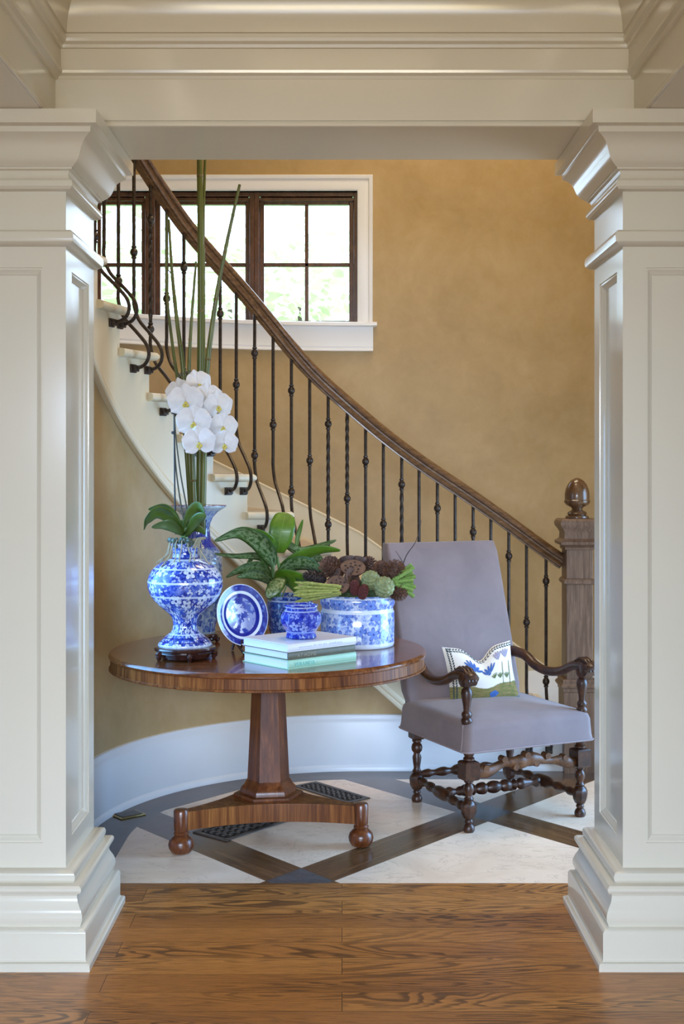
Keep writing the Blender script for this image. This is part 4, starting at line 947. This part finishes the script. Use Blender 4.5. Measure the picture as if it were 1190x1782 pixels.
# tall trumpet vase behind, with green bamboo canes
UX, UY = -0.622, 5.36
wood_stand('vase_stand', (UX, UY, TZ), 0.088, 0.040, 'rosewood stand under the tall trumpet vase, behind the footed vase', 'rosewood stands under the vases')
tv = tag(empty('trumpet_vase', (UX, UY, TZ+0.039)), 'tall pale blue and white vase with a wide trumpet rim behind the footed vase', 'vase')
tp = [(0.0, 0.0), (0.072, 0.0), (0.076, 0.008), (0.074, 0.02), (0.084, 0.06), (0.095, 0.12), (0.103, 0.20), (0.106, 0.27), (0.104, 0.32), (0.094, 0.355), (0.074, 0.378), (0.058, 0.395), (0.052, 0.42), (0.050, 0.45), (0.053, 0.475), (0.064, 0.500), (0.086, 0.523), (0.110, 0.538), (0.121, 0.546), (0.121, 0.551), (0.113, 0.551), (0.080, 0.532), (0.050, 0.50), (0.04, 0.44), (0.0, 0.43)]
m = MB(); m.lathe(tp, 56); m.build('body', 'tall_vase_china', tv, angle=60)
m = MB()
for k in range(40):
    a = 2*PI*k/40; m.obox((0.117*math.cos(a), 0.117*math.sin(a), 0.5512), (math.cos(a), math.sin(a), 0), (-math.sin(a), math.cos(a), 0), (0, 0, 1), 0.0045, 0.0045, 0.0006)
m.build('rim_checks', 'china_rust', tv)
def cane(pl, r0, r1, nodes, label, twig=None):
    pts = [at(*p) for p in pl]; o0 = pts[0].copy(); c_ = [p-o0 for p in pts]
    root = tag(empty('bamboo_cane', o0), label, 'bamboo cane', 'green bamboo canes in the trumpet vase')
    pp_ = smoothed(c_, 8) if len(c_) > 2 else [c_[0]+(c_[1]-c_[0])*i/12 for i in range(13)]
    n = len(pp_); m = MB(); m.tube(pp_, [r0+(r1-r0)*i/(n-1) for i in range(n)], 14); m.build('culm', 'bamboo', root)
    for t_ in nodes:
        i = int(t_*(n-1)); rr_ = r0+(r1-r0)*t_; tn = (pp_[min(i+1, n-1)]-pp_[max(i-1, 0)]).normalized()
        q = tn.to_track_quat('Z', 'Y').to_matrix(); m = MB(); m.lathe([(rr_, -0.005), (rr_*1.14, -0.0025), (rr_*1.04, 0.0), (rr_*1.16, 0.0025), (rr_, 0.005)], 14, pp_[i], q); m.build('node', 'bamboo_node', root)
    if twig: m = MB(); m.tube([p_-o0 for p_ in (at(*twig[0]), at(*twig[1]))], [0.004, 0.002], 6); m.build('twig', 'bamboo', root)
cane([(348, 925, 5.36), (348, 700, 5.36), (349, 480, 5.36), (346, 160, 5.35)], 0.0170, 0.0115, (0.30, 0.62, 0.85), 'thickest green bamboo cane, rising past the beam in the middle of the vase')
cane([(340, 925, 5.34), (335, 800, 5.34), (329, 640, 5.33), (341, 455, 5.33)], 0.0150, 0.0045, (0.25, 0.5, 0.75), 'thin bamboo cane just left of the thickest, ending below the handrail')
cane([(352, 925, 5.38), (353, 480, 5.39), (353, 400, 5.39), (361, 160, 5.40)], 0.0130, 0.0042, (0.5, 0.72), 'slender bamboo cane fork rising behind the thickest one past the beam')
cane([(352, 925, 5.32), (358, 680, 5.28), (370, 560, 5.25), (388, 455, 5.23), (417, 321, 5.20)], 0.0145, 0.0058, (0.35, 0.6, 0.8), 'bamboo cane leaning to the right across the handrail with a cut tip')
cane([(338, 925, 5.36), (320, 660, 5.35), (308, 560, 5.35), (299, 470, 5.35), (294, 382, 5.35)], 0.0130, 0.0045, (0.4, 0.62, 0.82), 'bamboo cane leaning left with a short side twig before the window', ((300, 478, 5.35), (291, 468, 5.35)))
cane([(334, 925, 5.39), (320, 740, 5.40), (300, 600, 5.42), (290, 500, 5.42), (290, 374, 5.42)], 0.0100, 0.0040, (0.45, 0.7), 'straight thin bamboo cane farthest left in the trumpet vase')

# plate on its easel
PX, PY = -0.397, 5.035
ez = tag(empty('plate_easel', (PX, PY, TZ), math.radians(40)), 'dark wooden easel holding up the blue plate', 'plate easel')
m = MB()
for sx in (-0.036, 0.036):
    m.tube(smoothed([(sx*0.8, 0.035, 0.12), (sx, 0.012, 0.055), (sx, -0.012, 0.030), (sx*1.1, -0.036, 0.018), (sx*1.1, -0.052, 0.006), (sx*1.1, -0.060, 0.004)], 4), 0.0055, 8)
    m.tube(smoothed([(sx, -0.020, 0.026), (sx, -0.030, 0.030), (sx, -0.034, 0.048), (sx, -0.031, 0.056)], 4), 0.0045, 8)
m.tube([(-0.034, 0.0, 0.040), (0.034, 0.0, 0.040)], 0.0045, 8); m.tube([(-0.030, 0.034, 0.118), (0.030, 0.034, 0.118)], 0.0045, 8)
m.build('frame', 'rosewood', ez)
m = MB(); m.tube([(0, 0.036, 0.118), (0, 0.085, 0.004)], 0.0055, 8); m.build('leg', 'rosewood', ez)
plate = tag(empty('display_plate', (0, 0, 0)), 'round blue and white willow pattern plate standing on the easel', 'plate')
m = MB(); m.lathe([(0.0, 0.0), (0.070, 0.0), (0.080, 0.003), (0.092, 0.009), (0.110, 0.012), (0.125, 0.015), (0.1262, 0.0135), (0.124, 0.0115), (0.108, 0.008), (0.092, 0.004), (0.080, -0.003), (0.066, -0.006), (0.0, -0.006)], 72)
m.build('body', 'willow_plate', plate, angle=60)
plate.matrix_world = Matrix.Translation((PX-0.010, PY-0.005, TZ+0.152)) @ Matrix.Rotation(math.radians(40), 4, 'Z') @ Matrix.Translation((0, 0.006, 0)) @ Matrix.Rotation(math.radians(90-13), 4, 'X')

# books
BA = math.radians(41.5)
bux, buy = Vector((math.cos(BA), math.sin(BA), 0)), Vector((-math.sin(BA), math.cos(BA), 0))
zb = TZ
def book(L, Wd, T, cov, label, text, lmat, tsize, off=(0, 0), da=0.0, ticks=False, tx=0.03):
    global zb
    org = Vector((-0.1965, 4.588, 0))+bux*off[0]+buy*off[1]
    root = tag(empty('book', (org.x, org.y, zb), BA+da), label, 'book', 'books stacked on the table under the small jar')
    m = MB(); ct = 0.0032
    m.box(0, L, 0.003, Wd, 0, ct); m.box(0, L, 0.003, Wd, T-ct, T)
    # rounded spine
    rows = []
    for x in (0.0, L):
        rows.append([(x, 0.006-0.006*math.sin(PI*i/8)**0.6, T*i/8) for i in range(9)]+[(x, 0.010, T), (x, 0.010, 0)])
    m.strip(rows, True); m.build('cover', cov, root, bevel=0.0008)
    m = MB(); m.box(0.005, L-0.005, 0.008, Wd-0.006, ct, T-ct); m.build('pages', 'page_edges', root)
    if ticks:
        m = MB(); x = 0.05; rnd = random.Random(3)
        for k in range(46):
            if k in (14, 19, 24, 30): x += 0.006; continue
            h_ = rnd.choice((0.005, 0.005, 0.008)) if k > 14 else 0.004
            m.box(x, x+0.0012, -0.0006, 0.0, T*0.42, T*0.42+h_); m.box(x, x+0.0032, -0.0006, 0.0, T*0.42+(0 if k % 2 else h_-0.0012), T*0.42+(0.0012 if k % 2 else h_)); x += 0.0046
        m.build('lettering', lmat, root)
    else:
        cu = bpy.data.curves.new('lettering', 'FONT'); cu.body = text; cu.size = tsize; cu.extrude = 0.0004; cu.space_character = 1.08; cu.materials.append(MAT[lmat])
        tmp = bpy.data.objects.new('lettering_source', cu); COL.objects.link(tmp); bpy.context.view_layer.update()
        me = bpy.data.meshes.new_from_object(tmp.evaluated_get(bpy.context.evaluated_depsgraph_get())); bpy.data.objects.remove(tmp); bpy.data.curves.remove(cu)
        o = bpy.data.objects.new('lettering', me); COL.objects.link(o); o.parent = root; o.rotation_euler = (PI/2, 0, 0); o.location = (tx, -0.0004, T*0.5-tsize*0.34)
    zb += T+0.0002
    return root
book(0.338, 0.285, 0.0345, 'book_mint', 'pale mint green book at the bottom of the stack', 'VERANDA', 'letter_teal', 0.021, tx=0.026)
book(0.332, 0.282, 0.0300, 'book_brown', 'olive brown book between the white and mint ones', 'AT HOME', 'letter_tan', 0.020, off=(0.001, 0.002), tx=0.040)
book(0.340, 0.287, 0.0300, 'book_white', 'white book on top of the stack under the small jar', '', 'letter_grey', 0.012, off=(-0.004, -0.002), ticks=True)

# small dark-blue faceted jar on the books
jar = tag(empty('small_jar', (-0.157, 4.765, zb)), 'small deep blue faceted pottery jar standing on the white book', 'jar')
jp = [(0.0, 0.0), (0.058, 0.0), (0.060, 0.004), (0.056, 0.022), (0.062, 0.032), (0.074, 0.050), (0.080, 0.070), (0.079, 0.086), (0.072, 0.100), (0.063, 0.108), (0.061, 0.116), (0.066, 0.126), (0.067, 0.130), (0.062, 0.131), (0.057, 0.126), (0.056, 0.112), (0.06, 0.09), (0.0, 0.09)]
m = MB(); m.lathe(jp, 8, a0=math.radians(10)); jo = m.build('body', 'jar_china', jar, angle=25, bevel=0.003)

# pot with the variegated foliage plant
GX, GY = -0.232, 5.50
pot = tag(empty('plant_pot', (GX, GY, TZ)), 'blue patterned china pot half hidden behind the plate and small jar, holding the leafy plant', 'pot')
m = MB(); m.lathe([(0.0, 0.0), (0.078, 0.0), (0.084, 0.006), (0.096, 0.05), (0.103, 0.11), (0.104, 0.150), (0.100, 0.168), (0.104, 0.176), (0.110, 0.184), (0.110, 0.190), (0.100, 0.190), (0.094, 0.17), (0.09, 0.16), (0.0, 0.16)], 48); m.build('body', 'pot_china', pot, angle=60)
plant = tag(empty('leafy_plant', (GX, GY, TZ+0.165)), 'green variegated leafy plant with one large upright leaf, in the blue pot', 'plant')
PO = plant.location.copy()
m = MB(); m.lathe([(0.0, -0.004), (0.088, -0.004), (0.080, 0.006), (0.0, 0.012)], 24); m.build('soil', 'soil', plant)
LV = [  # (points px,py,Y), width, material, facing
 ([(477, 985, 5.44), (468, 965, 5.34), (447, 938, 5.24), (415, 925, 5.18), (373, 941, 5.12)], 0.090, 'leaf_variegated', None, 0.10),
 ([(470, 985, 5.46), (455, 970, 5.38), (435, 965, 5.30), (410, 966, 5.26), (373, 963, 5.22)], 0.040, 'leaf_variegated', None, 0.2),
 ([(470, 1010, 5.40), (458, 992, 5.28), (440, 985, 5.20), (415, 990, 5.14), (393, 1004, 5.10)], 0.070, 'leaf_variegated', None, 0.12),
 ([(474, 1015, 5.38), (455, 1000, 5.24), (435, 996, 5.16), (412, 1003, 5.10)], 0.060, 'leaf_variegated', None, 0.2),
 ([(440, 972, 5.36), (430, 978, 5.34), (428, 990, 5.32)], 0.055, 'leaf_variegated', None, 0.1),
 ([(481, 962, 5.42), (470, 945, 5.36), (450, 930, 5.32), (421, 922, 5.28)], 0.060, 'leaf_plain', (0.0, -0.5, 1.0), 0.1),
 ([(480, 960, 5.50), (492, 945, 5.54), (520, 960, 5.56), (545, 955, 5.56), (585, 940, 5.52)], 0.048, 'leaf_variegated', (0, -0.45, 1), 0.15),
 ([(485, 990, 5.48), (505, 978, 5.46), (530, 966, 5.44), (560, 957, 5.42), (592, 958, 5.40)], 0.060, 'leaf_plain', (0, -0.6, 1), 0.12),
 ([(486, 998, 5.44), (505, 985, 5.36), (530, 982, 5.30), (552, 990, 5.26), (562, 1006, 5.24)], 0.085, 'leaf_variegated', (0, -0.8, 0.8), 0.10),
 ([(486, 985, 5.54), (520, 975, 5.58), (548, 972, 5.60), (562, 974, 5.60)], 0.060, 'leaf_variegated', (0, -0.5, 1), 0.1),
 ([(478, 1015, 5.42), (490, 1005, 5.34), (515, 1005, 5.30), (545, 1012, 5.26)], 0.085, 'leaf_plain', (0, -0.9, 0.8), 0.1),
 ([(478, 1012, 5.40), (482, 1006, 5.30), (478, 1022, 5.24), (464, 1040, 5.22)], 0.085, 'leaf_variegated', (1, 0.2, 0.3), 0.08),
 ([(484, 1008, 5.44), (500, 1010, 5.36), (512, 1022, 5.30), (520, 1032, 5.28)], 0.070, 'leaf_plain', None, 0.1),
 ([(516, 958, 5.56), (517, 940, 5.56), (522, 920, 5.56), (527, 904, 5.55)], 0.022, 'leaf_plain', (1, 0, 0), 0.1),
]
for pts, wd_, mt, wdr, fo in LV:
    m = MB(); leaf(m, [at(*p)-PO for p in pts], wd_*0.95, fo, wdir=wdr if wdr else (0.25, -0.62, 0.75)); m.build('leaf', mt, plant, solid=0.0012)
m = MB(); leaf(m, [at(484, 962, 5.42)-PO, at(486, 945, 5.40)-PO, at(491, 918, 5.40)-PO, at(497, 892, 5.44)-PO], 0.112, 0.03, wdir=(1, 0.15, 0), prof=[(0, 0.42), (0.15, 0.62), (0.45, 0.95), (0.7, 1.0), (0.88, 0.80), (0.96, 0.50), (1.0, 0.15)]); m.build('upright_leaf', 'leaf_plain', plant, solid=0.0012)
for pts, r_ in (([(476, 1045, 5.46), (474, 1000, 5.44), (477, 960, 5.42), (484, 950, 5.41)], 0.0095), ([(480, 1045, 5.48), (486, 1000, 5.46), (482, 970, 5.44)], 0.006), ([(474, 1045, 5.45), (466, 1000, 5.40), (455, 972, 5.36)], 0.005), ([(484, 1045, 5.5), (495, 1000, 5.48), (510, 968, 5.54)], 0.005), ([(470, 1045, 5.42), (466, 1015, 5.38), (452, 998, 5.26)], 0.005), ([(486, 1045, 5.46), (488, 1010, 5.42), (500, 992, 5.38)], 0.006), ([(488, 1045, 5.5), (510, 990, 5.55), (516, 956, 5.56)], 0.003)):
    m = MB(); m.tube(smoothed([at(*p)-PO for p in pts], 6), r_, 8); m.build('stalk', 'leaf_stalk', plant)

# large planter with the dried arrangement
QX, QY, QR, QH = 0.066, 5.25, 0.158, 0.218
planter = tag(empty('round_planter', (QX, QY, TZ)), 'large round blue and white china planter at the right of the table', 'planter')
m = MB(); m.lathe([(0.0, 0.0), (QR-0.010, 0.0), (QR-0.004, 0.004), (QR-0.002, 0.014), (QR-0.002, 0.145), (QR-0.007, 0.155), (QR-0.007, 0.165), (QR, 0.178), (QR+0.001, 0.200), (QR-0.003, 0.213), (QR-0.009, QH), (QR-0.016, QH-0.003), (QR-0.018, 0.19), (0.0, 0.19)], 72); m.build('body', 'planter_china', planter, angle=60)
m = MB(); m.lathe([(QR-0.012, 0.0), (QR-0.009, 0.0), (QR-0.009, 0.0015), (QR-0.012, 0.0015)], 72); m.build('foot_ring', 'clip_dark', planter)
mo = tag(empty('moss_mound', (QX, QY, TZ+0.19)), 'dark green moss filling the big planter under the cones and pods', 'moss')
m = MB(); m.lathe([(0.134, 0.0005), (0.130, 0.022), (0.105, 0.055), (0.07, 0.078), (0.03, 0.086), (0.0, 0.088)], 32); mm = m.build('moss', 'moss', mo); 
T0 = Vector((QX, QY, TZ))
def orient(d): return Vector(d).normalized().to_track_quat('Z', 'Y')
def put(o, pos, d): o.location = pos; o.rotation_mode = 'QUATERNION'; o.rotation_quaternion = orient(d)
# pine cone
def cone_mesh(mat, Rr=0.036, H=0.085, name='pine_cone'):
    m = MB(); n = 70; m.lathe([(0.004, -H*0.5), (Rr*0.62, -H*0.32), (Rr*0.62, 0), (Rr*0.35, H*0.3), (0.004, H*0.5)], 10)
    for i in range(n):
        t_ = i/n; a = i*2.39996; z = -H*0.5+H*t_; R_ = Rr*math.sin(PI*(t_*0.80+0.17))**0.8; d = Vector((math.cos(a), math.sin(a), 0)); up = Vector((0, 0, 1)); sd = Vector((-d.y, d.x, 0))
        ax = (d*1.0+up*(0.35+0.5*t_)).normalized(); c_ = d*R_*0.35+up*z; s_ = 0.0095*(1.15-0.5*t_)
        tip = c_+ax*R_*0.85; nrm = ax.cross(sd)
        m.add([c_+sd*s_*0.5, c_-sd*s_*0.5, tip-sd*s_, tip+sd*s_, tip+ax*s_*0.6+nrm*0.002, tip-nrm*0.0035, c_+nrm*0.003], [(0, 1, 2, 5), (0, 5, 3), (2, 4, 5), (5, 4, 3), (0, 3, 6), (1, 6, 2), (6, 3, 4), (6, 4, 2), (0, 6, 1)])
    o = m.build(name, mat, None, smooth=False); return o
pc = cone_mesh('pine_cone'); pd = cone_mesh('pine_cone_dark', 0.030, 0.105)
cones = [(pc, 577, 990, 5.24, (-0.5, -0.6, 0.5), 1.25, 'brown pine cone above the left lotus pods in the planter'), (pd, 548, 1005, 5.22, (-1.0, -0.15, 0.25), 0.95, 'long greyish pine cone poking out left over the asparagus'),
         (pc, 685, 996, 5.20, (0.35, -0.5, 0.75), 1.20, 'largest open pine cone beside the right asparagus bundle'), (pc, 663, 994, 5.30, (-0.1, -0.5, 0.8), 1.0, 'pine cone wedged behind the artichokes'), (pc, 692, 1029, 5.18, (0.6, -0.7, -0.3), 0.95, 'dark pine cone hanging over the planter rim at the right'), (pc, 642, 985, 5.36, (0.0, -0.2, 1.0), 0.9, 'small pine cone at the back of the planter beside the wide lotus pod')]
used = set()
for src, px, py, Y, d, sc_, lab in cones:
    o = src if src.name not in used else copy_thing(src); used.add(src.name)
    tag(o, lab, 'pine cone', 'pine cones in the planter'); put(o, at(px, py, Y), d); o.scale = (sc_,)*3
# lotus pods
def pod():
    root = empty('lotus_pod')
    m = MB(); m.lathe([(0.004, -0.052), (0.008, -0.040), (0.020, -0.022), (0.034, -0.006), (0.041, 0.002), (0.042, 0.006), (0.037, 0.008), (0.030, 0.006), (0.0, 0.007)], 22); m.build('cup', 'lotus_pod', root, angle=50)
    m = MB()
    for k in range(13):
        a = k*2.39996; r_ = 0.0085*math.sqrt(k); m.ball((r_*math.cos(a), r_*math.sin(a), 0.0065), 0.0042, 1, 1, 0.7, 8, 5)
    m.build('seeds', 'lotus_seed', root); return root
p0 = pod()
pods = [(614, 990, 5.20, (0.05, -0.55, 0.85), 1.12, 'wide lotus pod at the top middle of the planter'), (588, 1019, 5.12, (0.05, -0.75, 0.65), 0.98, 'lotus pod facing forward beside the asparagus'), (583, 1006, 5.18, (-0.5, -0.2, 0.3), 0.95, 'lotus pod lying on its side at the left of the planter'),
        (612, 1008, 5.16, (0.5, -0.35, 0.2), 1.0, 'lotus pod turned sideways under the wide one'), (605, 975, 5.34, (-0.1, 0.5, 0.9), 0.8, 'lotus pod seen from behind at the top left'), (624, 976, 5.35, (0.15, 0.5, 0.9), 0.8, 'lotus pod seen from behind beside the baluster foot')]
for i, (px, py, Y, d, sc_, lab) in enumerate(pods):
    o = p0 if i == 0 else copy_thing(p0); tag(o, lab, 'lotus pod', 'dried lotus pods in the planter'); put(o, at(px, py, Y), d); o.scale = (sc_*1.15,)*3
# artichokes
def arti():
    m = MB(); m.ball((0, 0, 0), 0.030, 1, 1, 1.0, 14, 8); rows = 8
    for j in range(rows):
        th = PI*(0.92-0.86*j/(rows-1)); cnt = max(4, int(11*math.sin(th)+3))
        for k in range(cnt):
            a = 2*PI*(k+0.5*(j % 2))/cnt; d = Vector((math.sin(th)*math.cos(a), math.sin(th)*math.sin(a), math.cos(th)*1.05)); sd = Vector((-math.sin(a), math.cos(a), 0)); up = sd.cross(d).normalized()
            if up.z < 0: up = -up
            c_ = d*0.034; s_ = 0.0130
            m.add([c_-up*0.012-sd*s_*0.7, c_-up*0.012+sd*s_*0.7, c_+sd*s_+d*0.003, c_+up*0.017+d*0.001, c_-sd*s_+d*0.003, c_+d*0.0095-up*0.002], [(0, 1, 5), (1, 2, 5), (2, 3, 5), (3, 4, 5), (4, 0, 5)])
    return m.build('artichoke', 'artichoke', None, angle=30)
a0_ = arti()
for i, (px, py, Y, d, s_, lab) in enumerate(((645, 1010, 5.14, (-0.1, -0.6, 0.8), 0.98, 'pale green artichoke beside the dark red seed heads'), (668, 1022, 5.10, (0.15, -0.6, 0.7), 1.05, 'green artichoke resting lowest on the planter rim'))):
    o = a0_ if i == 0 else copy_thing(a0_); tag(o, lab, 'artichoke', 'artichokes in the planter'); put(o, at(px, py, Y), d); o.scale = (s_,)*3
# red seed heads
def shead():
    m = MB(); m.ball((0, 0, 0), 0.018, 1, 1, 1.75, 14, 9)
    for j in range(9):
        z = -0.027+0.0068*j; r_ = 0.018*math.sqrt(max(0.05, 1-(z/0.0315)**2))
        for k in range(11): a = 2*PI*(k+0.5*(j % 2))/11; m.ball((r_*math.cos(a), r_*math.sin(a), z), 0.0042, seg=6, rings=4)
    return m.build('seed_head', 'seed_head')
s0_ = shead()
for i, (px, py, Y, d, lab) in enumerate(((617, 1023, 5.09, (0.0, -0.2, 1), 'dark red bristly seed head next to the forward lotus pod'), (632, 1030, 5.08, (0.25, -0.2, 1), 'dark red bristly seed head next to the artichokes'))):
    o = s0_ if i == 0 else copy_thing(s0_); tag(o, lab, 'seed head', 'red seed heads in the planter'); put(o, at(px, py, Y), d)
# asparagus: pale bundle left, green bundle right
def spear(mat):
    m = MB(); m.tube([(0, 0, -0.09), (0, 0, 0.05), (0, 0, 0.075), (0, 0, 0.095), (0, 0, 0.106)], [0.0062, 0.0060, 0.0066, 0.0050, 0.001], 8)
    for k in range(16):
        z = 0.030+0.0045*k; a = k*2.4; d = Vector((math.cos(a), math.sin(a), 0)); sd = Vector((-d.y, d.x, 0)); r_ = 0.0062*(1 if z < 0.078 else max(0.2, (0.108-z)/0.03))
        m.add([d*r_+sd*0.003+Vector((0, 0, z-0.004)), d*r_-sd*0.003+Vector((0, 0, z-0.004)), d*(r_*0.9)+Vector((0, 0, z+0.009)), d*(r_+0.0026)+Vector((0, 0, z))], [(0, 1, 3), (1, 2, 3), (2, 0, 3)])
    return m.build('asparagus_spear', mat)
sp1, sp2 = spear('asparagus'), spear('asparagus_green')
first = True
for j in range(5):
    for k in range(6):
        if j == 4 and k > 3: continue
        o = sp1 if first else copy_thing(sp1); first = False
        tag(o, 'pale green asparagus spear in the bundle lying left over the small jar', 'asparagus', 'pale asparagus spears at the left of the planter')
        p_ = at(554+random.uniform(-9, 9), 1019+j*5.4, 5.10-0.012*k+random.uniform(-0.01, 0.01)); put(o, p_+Vector((0, 0, 0.004*(k % 2))), (-1.0+random.uniform(-0.05, 0.05), -0.20+0.05*k, 0.10-0.07*j+random.uniform(-0.05, 0.05))); o.scale = (0.85, 0.85, 0.82)
first = True
for k in range(11):
    o = sp2 if first else copy_thing(sp2); first = False
    tag(o, 'bright green asparagus spear fanning out right before the chair back', 'asparagus', 'green asparagus spears at the right of the planter')
    e = 0.85-1.5*k/10; put(o, at(702+3*math.sin(k*2), 994+3.4*k, 5.19-0.014*(k % 3)), (-1.0, 0.10-0.10*(k % 3), -e)); o.scale = (1.35, 1.35, 0.50)
# twigs
for pl, lab in (([(700, 985, 5.22), (708, 965, 5.20), (722, 945, 5.18), (729, 925, 5.18), (733, 905, 5.18)], 'thin curved twig rising from the planter before the chair back'), ([(704, 985, 5.22), (697, 972, 5.20), (688, 958, 5.20)], 'short bare twig leaning left before the chair back')):
    P_ = [at(*q) for q in pl]; o0 = P_[0].copy(); m = MB(); m.tube(smoothed([q-o0 for q in P_], 5), [0.0026-0.0018*i/(5*(len(P_)-1)) for i in range(5*(len(P_)-1)+1)], 6)
    tag(m.build('twig', 'twig', loc=o0), lab, 'twig')

# ---------------------------------------------------------------- outdoors beyond the window
struct(box(-14, 12, 7.9, 40, 0.6, 0.8).build('ground', 'lawn'))
rnd = random.Random(11)
for i, (x, y, h, r_, lab) in enumerate(((-3.6, 15, 4.6, 1.5, 'leafy tree outside behind the leftmost panes'), (-0.6, 17, 4.0, 1.3, 'leafy tree outside behind the right window unit'), (-2.0, 22, 5.0, 1.8, 'leafy tree far outside behind the middle window unit'))):
    root = tag(empty('tree', (x, y, 0.8)), lab, 'tree', 'trees outside the window')
    m = MB(); m.tube([(0, 0, 0), (0.05, 0, h*0.4), (0, 0.05, h*0.75)], [0.12, 0.09, 0.04], 8); m.build('trunk', 'tree_bark', root)
    m = MB()
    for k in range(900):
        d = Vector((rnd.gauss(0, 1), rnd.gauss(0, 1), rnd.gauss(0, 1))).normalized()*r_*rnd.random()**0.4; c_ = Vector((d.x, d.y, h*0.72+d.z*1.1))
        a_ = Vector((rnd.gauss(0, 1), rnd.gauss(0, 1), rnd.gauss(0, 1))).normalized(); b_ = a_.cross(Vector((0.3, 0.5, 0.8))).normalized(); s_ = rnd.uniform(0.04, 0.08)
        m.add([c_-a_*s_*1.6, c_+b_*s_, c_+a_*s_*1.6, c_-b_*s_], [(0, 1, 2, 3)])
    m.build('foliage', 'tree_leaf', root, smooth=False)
